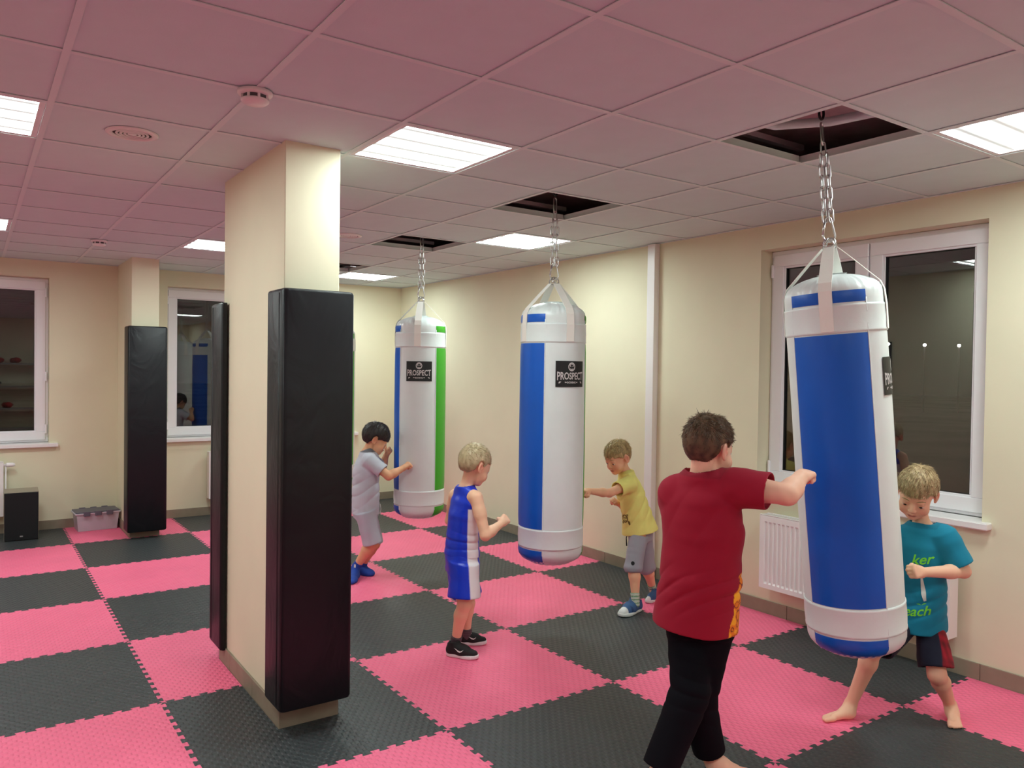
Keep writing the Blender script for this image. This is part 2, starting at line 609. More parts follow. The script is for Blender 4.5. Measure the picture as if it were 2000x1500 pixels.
# ------------------------------------------------------------------ column pads
def pad_material():
    m = bpy.data.materials.new('black_vinyl')
    m.use_nodes = True
    nt = m.node_tree
    N, L = nt.nodes, nt.links
    b = N['Principled BSDF']
    b.inputs['Base Color'].default_value = lin((17, 18, 23))
    b.inputs['Roughness'].default_value = 0.42
    b.inputs['Specular IOR Level'].default_value = 0.32
    tc = N.new('ShaderNodeTexCoord')
    mp = N.new('ShaderNodeMapping')
    mp.inputs['Scale'].default_value = (2.2, 2.2, 1.6)
    mp.inputs['Rotation'].default_value = (0.5, 0.6, 0.2)
    L.new(tc.outputs['Object'], mp.inputs[0])
    n1 = N.new('ShaderNodeTexNoise')
    n1.inputs['Scale'].default_value = 1.6
    n1.inputs['Detail'].default_value = 3
    n1.inputs['Distortion'].default_value = 1.5
    L.new(mp.outputs[0], n1.inputs['Vector'])
    b1 = N.new('ShaderNodeBump')
    b1.inputs['Strength'].default_value = 0.45
    b1.inputs['Distance'].default_value = 0.02
    L.new(n1.outputs['Fac'], b1.inputs['Height'])
    n2 = N.new('ShaderNodeTexNoise')
    n2.inputs['Scale'].default_value = 300
    L.new(tc.outputs['Object'], n2.inputs['Vector'])
    b2 = N.new('ShaderNodeBump')
    b2.inputs['Strength'].default_value = 0.1
    b2.inputs['Distance'].default_value = 0.001
    L.new(n2.outputs['Fac'], b2.inputs['Height'])
    L.new(b1.outputs[0], b2.inputs['Normal'])
    L.new(b2.outputs[0], b.inputs['Normal'])
    return m
M_vinyl = pad_material()

def pad(name, x0, x1, yo, yi, cx0, cx1, cy, z0, z1, label, seam=True):
    """U shaped pad. yo outer face, yi end of the wings, column sides cx0,cx1, column face cy"""
    s = 1 if yo > yi else -1
    r = 0.022
    def arc(cx, cy_, a0, a1, n=5):
        return [(cx + r * math.cos(math.radians(a0 + (a1 - a0) * k / n)), cy_ + s * -1 * r * math.sin(math.radians(a0 + (a1 - a0) * k / n)) * -1) for k in range(n + 1)]
    g = 0.0015
    out = [(cx0 - g, yi), (x0 + 0.006, yi), (x0, yi + s * 0.006)]
    out += arc(x0 + r, yo - s * r, 180, 90)
    out += arc(x1 - r, yo - s * r, 90, 0)
    out += [(x1, yi + s * 0.006), (x1 - 0.006, yi), (cx1 + g, yi), (cx1 + g, cy + s * g), (cx0 - g, cy + s * g)]
    bm = bmesh.new()
    nz = 2
    n = len(out)
    outer = set(range(1, n - 3))
    zs = [(z0, 0.012), (z0 + 0.004, 0.004), (z0 + 0.014, 0.0), (z1 - 0.014, 0.0), (z1 - 0.004, 0.004), (z1, 0.012)]
    cxm, cym = (x0 + x1) / 2, (yo + yi) / 2
    rings = []
    for z, ins in zs:
        ring = []
        for k, (x, y) in enumerate(out):
            if k in outer and ins:
                x += ins * (1 if x < cxm else -1) * min(1, abs(x - cxm) / 0.1)
                if abs(y - yi) > 0.02: y -= s * ins
            ring.append(bm.verts.new((x, y, z)))
        rings.append(ring)
    for a in range(len(rings) - 1):
        for k in range(n):
            f = bm.faces.new((rings[a][k], rings[a][(k + 1) % n], rings[a + 1][(k + 1) % n], rings[a + 1][k]))
            f.smooth = True
    bm.faces.new(rings[0][::-1]); bm.faces.new(rings[-1])
    bmesh.ops.recalc_face_normals(bm, faces=bm.faces)
    root = empty(name, (0, 0, 0))
    root.location = (cxm, cym, z0)
    for v in bm.verts: v.co -= Vector((cxm, cym, z0))
    c = obj('cover', bm, M_vinyl, root)
    md = c.modifiers.new('b', 'BEVEL')
    md.width = 0.004; md.segments = 2; md.limit_method = 'ANGLE'; md.angle_limit = 0.6
    # stitched seams and flaps
    bm = bmesh.new()
    for (x, y) in ((x0 + 0.0008, yo - s * 0.055), (x0 + 0.0008, yo - s * 0.045)) if seam else ():
        tube(bm, [(x - cxm, y - cym, 0.02), (x - cxm, y - cym, z1 - z0 - 0.02)], 0.0022, 6)
    tube(bm, [(x0 + r * .35 - cxm, yo - s * r * .35 - cym, 0.014), (x0 + r * .35 - cxm, yo - s * r * .35 - cym, z1 - z0 - 0.014)], 0.0025, 6)
    tube(bm, [(x1 - r * .35 - cxm, yo - s * r * .35 - cym, 0.014), (x1 - r * .35 - cxm, yo - s * r * .35 - cym, z1 - z0 - 0.014)], 0.0025, 6)
    obj('piping', bm, M_vinyl, root)
    tag(root, label, 'column pad', 'black vinyl pads on the columns')
    return root
pad('column_pad', -1.660, -1.330, -0.700, -0.485, -1.622, -1.341, -0.576, 0.118, 1.966, 'tall black vinyl pad strapped to the near end of the front cream column')
pad('column_pad', -1.652, -1.330, 0.560, 0.325, -1.622, -1.341, 0.447, 0.080, 1.966, 'black vinyl pad seen edge-on at the far end of the front cream column')
pad('column_pad', -1.572, -1.232, 3.885, 4.10, -1.533, -1.272, 4.019, 0.068, 1.986, 'tall black vinyl pad on the far column beside the back wall', False)

# ------------------------------------------------------------------ windows
def sash(bm, u0, u1, z0, z1, w, d0, d1, P):
    """rectangular frame; P maps (u, depth, z) boxes"""
    P(bm, u0, u1, d0, d1, z0, z0 + w); P(bm, u0, u1, d0, d1, z1 - w, z1)
    P(bm, u0, u0 + w, d0, d1, z0 + w, z1 - w); P(bm, u1 - w, u1, d0, d1, z0 + w, z1 - w)
def window(name, wall, u0, u1, splits, handle_at):
    """wall 'R': plane x=XR running in y.  wall 'B': plane y=YB running in x"""
    base = XR if wall == 'R' else YB
    def P(bm, a0, a1, d0, d1, z0, z1, bevel=0.004):
        if wall == 'R': box(bm, base + d0, base + d1, a0, a1, z0, z1, bevel, 1)
        else: box(bm, a0, a1, base + d0, base + d1, z0, z1, bevel, 1)
    root = tag(empty(name, (XR + .12, (u0 + u1) / 2, WZ0) if wall == 'R' else ((u0 + u1) / 2, YB + .12, WZ0)), kind='structure')
    off = Vector(root.location)
    def O(n, bm, m, par=root):
        if par is root:
            for v in bm.verts: v.co -= off
        return obj(n, bm, m, par)
    D = 0.12
    bm = bmesh.new()
    sash(bm, u0 + 0.001, u1 - 0.001, WZ0 - 0.0, WZ1 - 0.001, 0.045, D, D + 0.07, P)
    for s in splits[1:-1]:
        P(bm, s - 0.028, s + 0.028, D, D + 0.07, WZ0 + 0.045, WZ1 - 0.046)
    O('window_frame', bm, M_pvc)
    for a, b in zip(splits[:-1], splits[1:]):
        bm = bmesh.new()
        g = 0.006
        a_, b_ = a + g, b - g
        sash(bm, a_, b_, WZ0 + 0.022, WZ1 - 0.03, 0.082, D - 0.018, D + 0.05, P)
        # inner glazing bead, a step down
        sash(bm, a_ + 0.078, b_ - 0.078, WZ0 + 0.10, WZ1 - 0.108, 0.016, D - 0.008, D + 0.03, P)
        so = O('sash', bm, M_pvc)
        bm = bmesh.new()
        sash(bm, a_ + 0.092, b_ - 0.092, WZ0 + 0.114, WZ1 - 0.122, 0.004, D - 0.004, D + 0.022, lambda *q: P(*q, bevel=0))
        for v in bm.verts: v.co -= off
        obj('gasket', bm, M_rub, so)
        bm = bmesh.new()
        P(bm, a_ + 0.085, b_ - 0.085, D + 0.012, D + 0.016, WZ0 + 0.105, WZ1 - 0.112, 0)
        for v in bm.verts: v.co -= off
        obj('pane', bm, M_glass, so)
    for (u, z) in handle_at['hinges']:
        bm = bmesh.new()
        P(bm, u - 0.008, u + 0.008, D - 0.028, D - 0.012, z - 0.045, z + 0.045, 0.003)
        O('hinge', bm, M_pvc)
    bm = bmesh.new()
    P(bm, u0 - 0.05, u1 + 0.075 if wall == 'B' else u1 + 0.045, -0.055, D - 0.002, WZ0 - 0.040, WZ0 - 0.001, 0.006)
    O('window_sill', bm, M_white)
    return root
rs = (RW[0] + 0.02, -1.306, RW[1] - 0.02)
window('window_1', 'R', RW[0], RW[1], rs, {'hinges': [(RW[1] - 0.022, WZ0 + 0.13), (RW[1] - 0.022, WZ1 - 0.14), (RW[0] + 0.02, WZ1 - 0.14)]})
window('window_2', 'B', BW2[0], BW2[1], (BW2[0] + .02, BW2[0] + .70, BW2[1] - .70, BW2[1] - .02), {'hinges': [(BW2[0] + .022, WZ0 + .13), (BW2[0] + .022, WZ1 - .14)]})
window('window_3', 'B', BW1[0], BW1[1], (BW1[0] + .02, BW1[0] + .70, BW1[1] - .70, BW1[1] - .02), {'hinges': [(BW1[1] - .022, WZ0 + .13), (BW1[1] - .022, 1.50), (BW1[1] - .022, WZ1 - .14)]})

# ------------------------------------------------------------------ outside: snow-covered yard with far lamps
M_snow = mat('night_snow', (150, 145, 142), 0.9, noise=(0.25, 0.3))
tag(obj('ground_outside', boxbm(-60, 110, -90, 130, -1.3, -1.2), M_snow), kind='structure')
M_bulb = mat('street_bulb', (255, 250, 240), 0.5, emit=((255, 250, 240), 60))
for k, (x, y, z, lb) in enumerate(((55.2, 28.8, 4.03, 'left of three far street lamps level in the right-hand window'),
                                   (57.5, 27.2, 3.99, 'middle of three far street lamps level in the right-hand window'),
                                   (59.7, 25.7, 3.98, 'right of three far street lamps level in the right-hand window'))):
    st = empty('street_lamp', (x, y, -1.2))
    bm = bmesh.new(); tube(bm, [(0, 0, 0), (0, 0, z + 1.1)], 0.06, 8); obj('pole', bm, M_dark, st)
    bm = bmesh.new(); bmesh.ops.create_icosphere(bm, subdivisions=2, radius=0.11, matrix=Matrix.Translation((0, 0, z + 1.2))); obj('lamp_head', bm, M_bulb, st)
    tag(st, lb, 'street lamp', 'street lamps outside')

# ------------------------------------------------------------------ radiators
def radiator(name, wall, u0, u1, z0, z1, label, valve=None):
    base = XR if wall == 'R' else YB
    def W(u, d, z):   # d = distance from wall into the room
        return (base - d, u, z) if wall == 'R' else (u, base - d, z)
    def B(bm, a0, a1, d0, d1, c0, c1, bevel=0.003):
        if wall == 'R': box(bm, base - d1, base - d0, a0, a1, c0, c1, bevel, 2)
        else: box(bm, a0, a1, base - d1, base - d0, c0, c1, bevel, 2)
    org = Vector(W((u0 + u1) / 2, 0.08, z0))
    root = empty(name, org)
    def O(n, bm, m, smooth=False):
        for v in bm.verts: v.co -= org
        bmesh.ops.recalc_face_normals(bm, faces=bm.faces)
        return obj(n, bm, m, root, smooth=smooth)
    d0, d1 = 0.035, 0.125
    # ribbed front plate
    bm = bmesh.new()
    pitch = 0.0333
    prof = []
    n = int((u1 - u0 - 0.03) / pitch)
    st = (u1 - u0 - n * pitch) / 2
    prof.append((u0, 0)); 
    for k in range(n):
        c = u0 + st + (k + .5) * pitch
        prof += [(c - 0.0125, 0), (c - 0.0085, -0.010), (c + 0.0085, -0.010), (c + 0.0125, 0)]
    prof.append((u1, 0))
    zz = [(z0, 0, 0), (z0 + 0.030, 0, 0), (z0 + 0.042, 1, 0), (z1 - 0.052, 1, 0), (z1 - 0.040, 0, 0), (z1 - 0.006, 0, 0), (z1, 0, -0.006)]
    rows = [[bm.verts.new(W(u, d1 + p * k + e, z)) for u, p in prof] for z, k, e in zz]
    for a in range(len(rows) - 1):
        for k in range(len(prof) - 1):
            bm.faces.new((rows[a][k], rows[a][k + 1], rows[a + 1][k + 1], rows[a + 1][k]))
    O('front_panel', bm, M_white)
    bm = bmesh.new(); B(bm, u0 + .01, u1 - .01, d0, d0 + 0.012, z0 + .005, z1 - .01); O('rear_panel', bm, M_white)
    for (a, b) in ((u0 - 0.001, u0 + 0.004), (u1 - 0.004, u1 + 0.001)):
        bm = bmesh.new(); B(bm, a, b, d0, d1 + 0.001, z0 + 0.002, z1 + 0.001, 0.0012); O('side_panel', bm, M_white)
    bm = bmesh.new()
    B(bm, u0, u1, d1 - 0.012, d1 + 0.001, z1, z1 + 0.004, 0.001); B(bm, u0, u1, d0, d0 + 0.012, z1, z1 + 0.004, 0.001)
    k = u0 + 0.004
    while k < u1 - 0.01:
        B(bm, k, k + 0.006, d0 + 0.012, d1 - 0.012, z1 + 0.0005, z1 + 0.003, 0)
        k += 0.018
    O('top_grille', bm, M_white)
    for u in (u0 + .15, u1 - .15):
        bm = bmesh.new(); B(bm, u - .015, u + .015, 0.0005, d0, z0 + .05, z1 - .05, 0.001)
        O('bracket', bm, M_white)
    if valve:
        s = 1 if valve > 0 else -1
        ue = u1 if s > 0 else u0
        bm = bmesh.new()
        tube(bm, [W(ue, 0.08, z1 - 0.03), W(ue + s * .02, 0.08, z1 - 0.03)], 0.012, 12)
        tube(bm, [W(ue + s * .02, 0.08, z1 - 0.03), W(ue + s * .03, 0.08, z1 - 0.03), W(ue + s * .075, 0.08, z1 - 0.03), W(ue + s * .095, 0.08, z1 - 0.03)], [0.015, 0.021, 0.020, 0.013], 16)
        O('valve', bm, M_white)
        bm = bmesh.new()
        tube(bm, [W(ue + s * .02, 0.08, z1 - 0.03), W(ue + s * .02, 0.08, 0.0)], 0.007, 8)
        O('pipe', bm, M_white)
    tag(root, label, 'radiator')
    return root
radiator('radiator', 'R', -1.940, -0.712, 0.205, 0.688, 'white panel radiator on the right wall behind the nearest punching bag')
radiator('radiator', 'B', -0.648, 0.60, 0.190, 0.695, 'white radiator on the back wall, mostly hidden by the front column')
radiator('radiator', 'B', -3.75, -2.505, 0.180, 0.690, 'white radiator at the left edge with a thermostatic valve, behind the black speaker', valve=1)

# ------------------------------------------------------------------ pipe casing on the right wall
bm = boxbm(XR - 0.055, XR - 0.0005, 0.372, 0.452, 0.089, CE - 0.001, bevel=0.004)
cas = tag(obj('pipe_casing', bm, M_white), 'narrow white vertical pipe casing on the right wall, floor to ceiling', 'pipe casing')
bm = bmesh.new()
tube(bm, [(XR - 0.07, 0.49, 0.0), (XR - 0.07, 0.49, 0.50), (XR - 0.035, 0.49, 0.53), (XR - 0.002, 0.49, 0.53)], 0.010, 10)
obj('pipe', bm, M_white, cas)

# ------------------------------------------------------------------ smoke detectors and vents
def smoke(x, y, label):
    root = empty('smoke_detector', (x, y, CE))
    bm = bmesh.new(); lathe(bm, [(0, 0), (0.062, 0), (0.062, -0.010), (0.056, -0.016), (0, -0.016)], 40); bmesh.ops.recalc_face_normals(bm, faces=bm.faces); obj('base', bm, M_white, root)
    bm = bmesh.new(); lathe(bm, [(0.044, -0.016), (0.044, -0.030), (0, -0.030)], 40); bmesh.ops.recalc_face_normals(bm, faces=bm.faces); obj('chamber', bm, mat('smoke_grey', (90, 84, 88), .6), root)
    bm = bmesh.new(); lathe(bm, [(0, -0.030), (0.050, -0.030), (0.050, -0.036), (0.040, -0.044), (0, -0.048)], 40)
    for k in range(8):
        a = k * math.pi / 4
        c, s = math.cos(a) * .047, math.sin(a) * .047
        box(bm, c - .004, c + .004, s - .004, s + .004, -0.032, -0.014)
    bmesh.ops.recalc_face_normals(bm, faces=bm.faces); obj('cap', bm, M_white, root)
    tag(root, label, 'smoke detector')
smoke(TX - 2 * TS, TY + 1 * TS + 0.0, 'round white smoke detector on the ceiling grid in front of the near column')
smoke(TX - 2 * TS, TY + 8 * TS, 'small far smoke detector above the far column')
def vent(x, y, label):
    root = empty('ceiling_vent', (x, y, CE + 0.0035))
    bm = bmesh.new(); lathe(bm, [(0.105, 0), (0.105, -0.005), (0.082, -0.010), (0.078, -0.002), (0.078, 0.0)], 44); bmesh.ops.recalc_face_normals(bm, faces=bm.faces); obj('rim', bm, M_white, root)
    for k, r in enumerate((0.064, 0.048, 0.032)):
        bm = bmesh.new(); lathe(bm, [(r, 0.0), (r + 0.003, -0.006), (r - 0.007, -0.007), (r - 0.006, 0.0), (r, 0)], 36); bmesh.ops.recalc_face_normals(bm, faces=bm.faces); obj('louvre', bm, M_white, root)
    bm = bmesh.new(); lathe(bm, [(0, -0.001), (0.08, -0.001), (0.08, 0.0), (0, 0.0)], 36); bmesh.ops.recalc_face_normals(bm, faces=bm.faces); obj('backing', bm, M_dark, root)
    bm = bmesh.new(); lathe(bm, [(0, -0.008), (0.018, -0.006), (0.018, 0.0), (0, 0)], 24); bmesh.ops.recalc_face_normals(bm, faces=bm.faces); obj('centre_cap', bm, M_white, root)
    tag(root, label, 'ceiling vent')
vent(TX - 2.46 * TS, TY + 2.42 * TS, 'round louvred ceiling vent left of the near smoke detector')
vent(TX + 0.5 * TS, TY + 5.5 * TS, 'small far ceiling vent to the right of the front column')

# ------------------------------------------------------------------ speaker and storage box by the back wall
M_spk = mat('speaker_cloth', (12, 12, 16), 0.85, bump=(600, 0.3, 'noise', 0.001))
M_spw = mat('speaker_wood', (150, 140, 122), 0.45)
def on_floor_box(): pass
sp = empty('speaker', (-2.37, 4.545, 0.0))
sp.rotation_euler = (0, 0, math.radians(-2))
obj('cabinet', boxbm(-0.135, 0.135, -0.14, 0.14, 0.0, 0.445, bevel=0.004), M_spw, sp)
obj('grille', boxbm(-0.133, 0.133, -0.156, -0.1405, 0.004, 0.440, bevel=0.006), M_spk, sp)
bm = bmesh.new(); box(bm, -0.012, 0.012, -0.1590, -0.1565, 0.034, 0.046, bevel=0.001); obj('badge', bm, M_steel, sp)
tag(sp, 'black floor speaker with small silver badge under the left window', 'speaker')

M_clear = bpy.data.materials.new('clear_plastic')
M_clear.use_nodes = True
_b = M_clear.node_tree.nodes['Principled BSDF']
_b.inputs['Base Color'].default_value = lin((228, 222, 232))
_b.inputs['Roughness'].default_value = 0.3
_b.inputs['Alpha'].default_value = 0.5
M_lid = mat('grey_lid', (96, 92, 106), 0.45)
sb = empty('storage_box', (-1.738, 4.66, 0.0))
sb.rotation_euler = (0, 0, math.radians(3))
bm = bmesh.new()
pr = [(-.185, -.115, 0.0), (.185, .115, 0.0)]
def taper(bm, z0, z1, w0, d0, w1, d1):
    a = [bm.verts.new((sx * w0, sy * d0, z0)) for sx, sy in ((-1, -1), (1, -1), (1, 1), (-1, 1))]
    b = [bm.verts.new((sx * w1, sy * d1, z1)) for sx, sy in ((-1, -1), (1, -1), (1, 1), (-1, 1))]
    for k in range(4): bm.faces.new((a[k], a[(k + 1) % 4], b[(k + 1) % 4], b[k]))
    return a, b
a, b = taper(bm, 0.001, 0.175, 0.170, 0.105, 0.188, 0.120)
bm.faces.new(a[::-1])
a2, b2 = taper(bm, 0.160, 0.175, 0.193, 0.125, 0.195, 0.127)
so = obj('tub', bm, M_clear, sb)
md = so.modifiers.new('s', 'SOLIDIFY'); md.thickness = 0.003
obj('rim', boxbm(-.2, .2, -.132, .132, 0.168, 0.178, bevel=.003), mat('frosted_rim', (214, 206, 218), .4), sb)
lid = obj('lid', boxbm(-.192, .192, -.124, .124, 0.1785, 0.190, bevel=.004), M_lid, sb)
for u in (-.10, 0, .10):
    obj('clip', boxbm(u - .028, u + .028, -.150, -.118, 0.150, 0.196, bevel=.005), M_lid, lid)
    obj('clip', boxbm(u - .028, u + .028, .118, .140, 0.170, 0.196, bevel=.005), M_lid, lid)
bm = bmesh.new(); box(bm, -.15, .10, -.08, .07, 0.006, 0.10, bevel=.02); obj('contents', bm, mat('box_contents', (150, 120, 160), .8, noise=(20, .3)), sb)
tag(sb, 'clear plastic storage box with grey clip lid beside the far column', 'storage box')

# ------------------------------------------------------------------ punching bags
M_bagw = mat('white_bag_vinyl', (228, 236, 236), 0.36, noise=(7, 0.025), bump=(9, 0.35, 'noise', 0.006))
M_bagb = mat('blue_bag_vinyl', (0, 90, 196), 0.38, noise=(6, 0.04), bump=(9, 0.35, 'noise', 0.006))
M_bagg = mat('green_bag_vinyl', (62, 170, 38), 0.38, noise=(6, 0.04), bump=(9, 0.35, 'noise', 0.006))
M_strap = mat('white_webbing', (246, 243, 236), 0.6, bump=(260, 0.3, 'noise', 0.001))
M_lblk = mat('label_black', (16, 16, 18), 0.5)
M_lwht = mat('label_print', (205, 200, 200), 0.5)
BR = 0.2
# heights relative to the floor when the bag hangs straight
Z_BOT, Z_TOP, Z_HOOK, Z_APEX = 0.43, 2.045, 2.70, 2.175

def bag_radius(z):
    """outer radius of the bag at height z (bulges slightly)"""
    if z > 1.955:
        t = min(1.0, (z - 1.955) / (Z_TOP - 1.955))
        return BR * math.sqrt(max(0.0, 1 - t ** 2.1)) * 0.985
    if z < 0.53:
        t = min(1.0, (0.53 - z) / (0.53 - Z_BOT))
        return BR * math.sqrt(max(0.0, 1 - t ** 2.6)) * 0.985
    return BR * (0.985 + 0.012 * math.sin((z - 0.53) / 1.42 * math.pi))

def curved_patch(bm, a0, a1, z0, z1, lift=0.0042, na=14, nz=None, mi=0, thick=0.0022):
    """patch following the bag surface between two angles and two heights"""
    nz = nz or max(3, int((z1 - z0) / 0.05))
    rows = []
    for k in range(nz + 1):
        z = z0 + (z1 - z0) * k / nz
        row = []
        for m in range(na + 1):
            a = a0 + (a1 - a0) * m / na
            edge = (k in (0, nz)) or (m in (0, na))
            rr = bag_radius(z) + (lift if not edge else lift - thick)
            row.append(bm.verts.new((rr * math.cos(a), rr * math.sin(a), z - Z_HOOK)))
        rows.append(row)
    for k in range(nz):
        for m in range(na):
            f = bm.faces.new((rows[k][m], rows[k][m + 1], rows[k + 1][m + 1], rows[k + 1][m]))
            f.smooth = True
            f.material_index = mi
    return bm

def wrapped_mesh(bm_or_me, a_c, zc, lift):
    """bend a flat mesh (x right, y up, z out) onto the bag around angle a_c, height zc"""
    for v in bm_or_me.verts:
        x, y, z = v.co
        zz = zc + y
        r = bag_radius(zz) + lift + z
        a = a_c + x / BR
        v.co = (r * math.cos(a), r * math.sin(a), zz - Z_HOOK)

def text_bm(body, size, width=None, extrude=0.0004, bold=0.0):
    cu = bpy.data.curves.new('txt', 'FONT')
    cu.body = body
    cu.size = size
    cu.extrude = extrude
    cu.offset = bold
    cu.align_x = 'CENTER'
    cu.resolution_u = 3
    t = bpy.data.objects.new('txt', cu)
    COL.objects.link(t)
    dg = bpy.context.evaluated_depsgraph_get()
    me = bpy.data.meshes.new_from_object(t.evaluated_get(dg))
    bpy.data.objects.remove(t)
    bpy.data.curves.remove(cu)
    b = bmesh.new()
    b.from_mesh(me)
    bpy.data.meshes.remove(me)
    if width:
        xs = [v.co.x for v in b.verts]
        w = max(xs) - min(xs)
        m = (max(xs) + min(xs)) / 2
        for v in b.verts: v.co.x = (v.co.x - m) * width / w
    return b

def link_bm(R, halfl, r, squash=1.0):
    pts = []
    for k in range(7):
        a = math.pi * k / 6
        pts.append((R * math.cos(a), 0, halfl + R * math.sin(a) * squash))
    for k in range(7):
        a = math.pi + math.pi * k / 6
        pts.append((R * math.cos(a), 0, -halfl + R * math.sin(a) * squash))
    return tube(bmesh.new(), pts, r, 8, closed=True)

def make_bag(loc, rot, blue_ang, label_text, name_label, n_links=4, double=True):
    """blue_ang: world angle of the middle of the blue panel; white label panel, green, white follow clockwise seen from above"""
    root = empty('punching_bag', loc)
    root.rotation_euler = rot
    # core shell with gathered top
    prof = [(0, Z_BOT)]
    for k in range(1, 9):
        z = Z_BOT + (0.53 - Z_BOT) * (k / 8) ** 1.6
        prof.append((bag_radius(z) if k < 9 else BR, z))
    prof[1] = (bag_radius(prof[1][1]) * 0.8, prof[1][1])
    z = 0.58
    while z < 1.94:
        prof.append((bag_radius(z), z)); z += 0.05
    for k in range(0, 9):
        z = 1.955 + (Z_TOP - 1.955) * (1 - (1 - k / 8) ** 1.8)
        if k == 8: break
        prof.append((bag_radius(z), z))
    prof += [(0.06, Z_TOP + 0.001), (0, Z_TOP + 0.001)]
    rnd = random.Random(int(abs(loc[1]) * 100))
    phs = [rnd.uniform(0, 6.28) for _ in range(6)]
    def gather(a, r, z):
        if z > 1.955:
            t = (z - 1.955) / 0.09
            w = math.sin(a * 31 + phs[0] + 1.5 * math.sin(a * 3 + phs[1])) * 0.5 + math.sin(a * 53 + phs[2] + math.sin(a * 5)) * 0.3
            return r * (1 + 0.045 * w * min(1, t * 2.2) * (0.6 + 0.4 * math.sin(a * 4 + phs[3])))
        if z < 0.47:
            w = math.sin(a * 37 + phs[4] + math.sin(a * 4))
            return r * (1 + 0.010 * w)
        return r * (1 + 0.0035 * math.sin(a * 3 + z * 7 + phs[5]) + 0.002 * math.sin(a * 7 - z * 11))
    bm = bmesh.new()
    lathe(bm, [(r, z - Z_HOOK) for r, z in prof], 160, mod=lambda a, r, z: gather(a, r, z + Z_HOOK))
    bmesh.ops.recalc_face_normals(bm, faces=bm.faces)
    obj('shell', bm, M_bagw, root)
    q = math.pi / 2
    names = [('blue_panel', M_bagb, blue_ang), ('green_panel', M_bagg, blue_ang + 2 * q)]
    for nm, m, a in names:
        w = q * 0.5 * 1.02
        bm = bmesh.new()
        curved_patch(bm, a - w, a + w, 0.672, 1.788, na=20)
        obj(nm, bm, m, root)
        for s0, s1, za, zb in ((-w, -0.135, 1.914, 1.962), (0.135, w, 1.914, 1.962), (-w, w, 0.452, 0.542)):
            obj(nm.replace('panel', 'accent'), curved_patch(bmesh.new(), a + s0, a + s1, za, zb, na=12, nz=4), m, root)
        # piping down both sides of the panel
        for s in (-w, w):
            bm = bmesh.new()
            tube(bm, [((bag_radius(z) + 0.0012) * math.cos(a + s), (bag_radius(z) + 0.0012) * math.sin(a + s), z - Z_HOOK) for z in [0.47 + 1.46 * k / 30 for k in range(31)]], 0.0032, 6)
            obj('piping', bm, M_bagw, root)
    # reinforcing bands
    for nm, za, zb in (('upper_band', 1.792, 1.908), ('lower_band', 0.548, 0.668)):
        bm = bmesh.new()
        prof = [(bag_radius(za), za), (bag_radius(za) + 0.004, za + 0.002), (bag_radius(za) + 0.0042, za + 0.010), (bag_radius(za) + 0.0032, za + 0.014),
                (bag_radius((za + zb) / 2) + 0.0052, (za + zb) / 2), (bag_radius(zb) + 0.0032, zb - 0.014), (bag_radius(zb) + 0.0042, zb - 0.010), (bag_radius(zb) + 0.004, zb - 0.002), (bag_radius(zb), zb)]
        lathe(bm, [(r, z - Z_HOOK) for r, z in prof], 96)
        bmesh.ops.recalc_face_normals(bm, faces=bm.faces)
        obj(nm, bm, M_bagw, root)
    # bottom rim seam
    bm = bmesh.new()
    zr = 0.447
    tube(bm, [((bag_radius(zr) + .001) * math.cos(a) * (1 + .004 * math.sin(a * 23)), (bag_radius(zr) + .001) * math.sin(a) * (1 + .004 * math.sin(a * 23)), zr - Z_HOOK + 0.0015 * math.sin(a * 19)) for a in [2 * math.pi * k / 96 for k in range(96)]], 0.0035, 6, closed=True)
    obj('rim_seam', bm, M_bagw, root)
    # four webbing straps, D rings
    for k in range(4):
        a = blue_ang + k * q
        ca, sa = math.cos(a), math.sin(a)
        tx, ty = -sa, ca
        path = [(bag_radius(1.80) + 0.006, 1.80), (bag_radius(1.90) + 0.0075, 1.90), (bag_radius(1.94) + 0.0045, 1.94),
                (bag_radius(1.965) + 0.004, 1.965), (0.186, 2.000), (0.150, 2.037), (0.086, 2.104), (0.030, 2.160)]
        wid = [0.026] * 5 + [0.026, 0.025, 0.0215]
        bm = bmesh.new()
        prev = None
        for (r, z), w in zip(path, wid):
            ring = []
            for sgn, tk in ((-1, 0), (1, 0), (1, -0.003), (-1, -0.003)):
                rr = r + tk * 0.8
                ring.append(bm.verts.new((rr * ca + sgn * w * tx, rr * sa + sgn * w * ty, z + tk * 0.5 - Z_HOOK)))
            if prev:
                for m in range(4):
                    bm.faces.new((prev[m], prev[(m + 1) % 4], ring[(m + 1) % 4], ring[m]))
            else: bm.faces.new(ring[::-1])
            prev = ring
        bm.faces.new(prev)
        bmesh.ops.recalc_face_normals(bm, faces=bm.faces)
        st = obj('strap', bm, M_strap, root)
        # ring hanging off the carabiner
        bm = bmesh.new()
        c = Vector((0.015 * ca, 0.015 * sa, 2.180 - Z_HOOK))
        tube(bm, [c + 0.024 * (math.cos(t) * Vector((tx, ty, 0)) + math.sin(t) * Vector((-ca * .5, -sa * .5, .85)).normalized()) for t in [2 * math.pi * n / 18 for n in range(18)]], 0.0028, 8, closed=True)
        obj('ring', bm, M_steel, root)
    # lower carabiner (pear shaped)
    th0 = math.radians(-20)
    def pear(z_lo, z_hi, wl, wh, r):
        pts = []
        for k in range(9):
            t = math.pi + math.pi * k / 8
            pts.append((wl * math.cos(t), 0, z_lo + wl + wl * math.sin(t)))
        for k in range(9):
            t = math.pi * k / 8
            pts.append((wh * math.cos(t), 0, z_hi - wh + wh * math.sin(t)))
        return tube(bmesh.new(), pts, r, 8, closed=True)
    def put(o, z, rz, x=0.0, y=0.0):
        o.location = (x, y, z)
        o.rotation_euler = (0, 0, rz)
    facing = math.radians(-34)
    cb = obj('carabiner', pear(0, 0.105, 0.026, 0.013, 0.0042), M_steel, root)
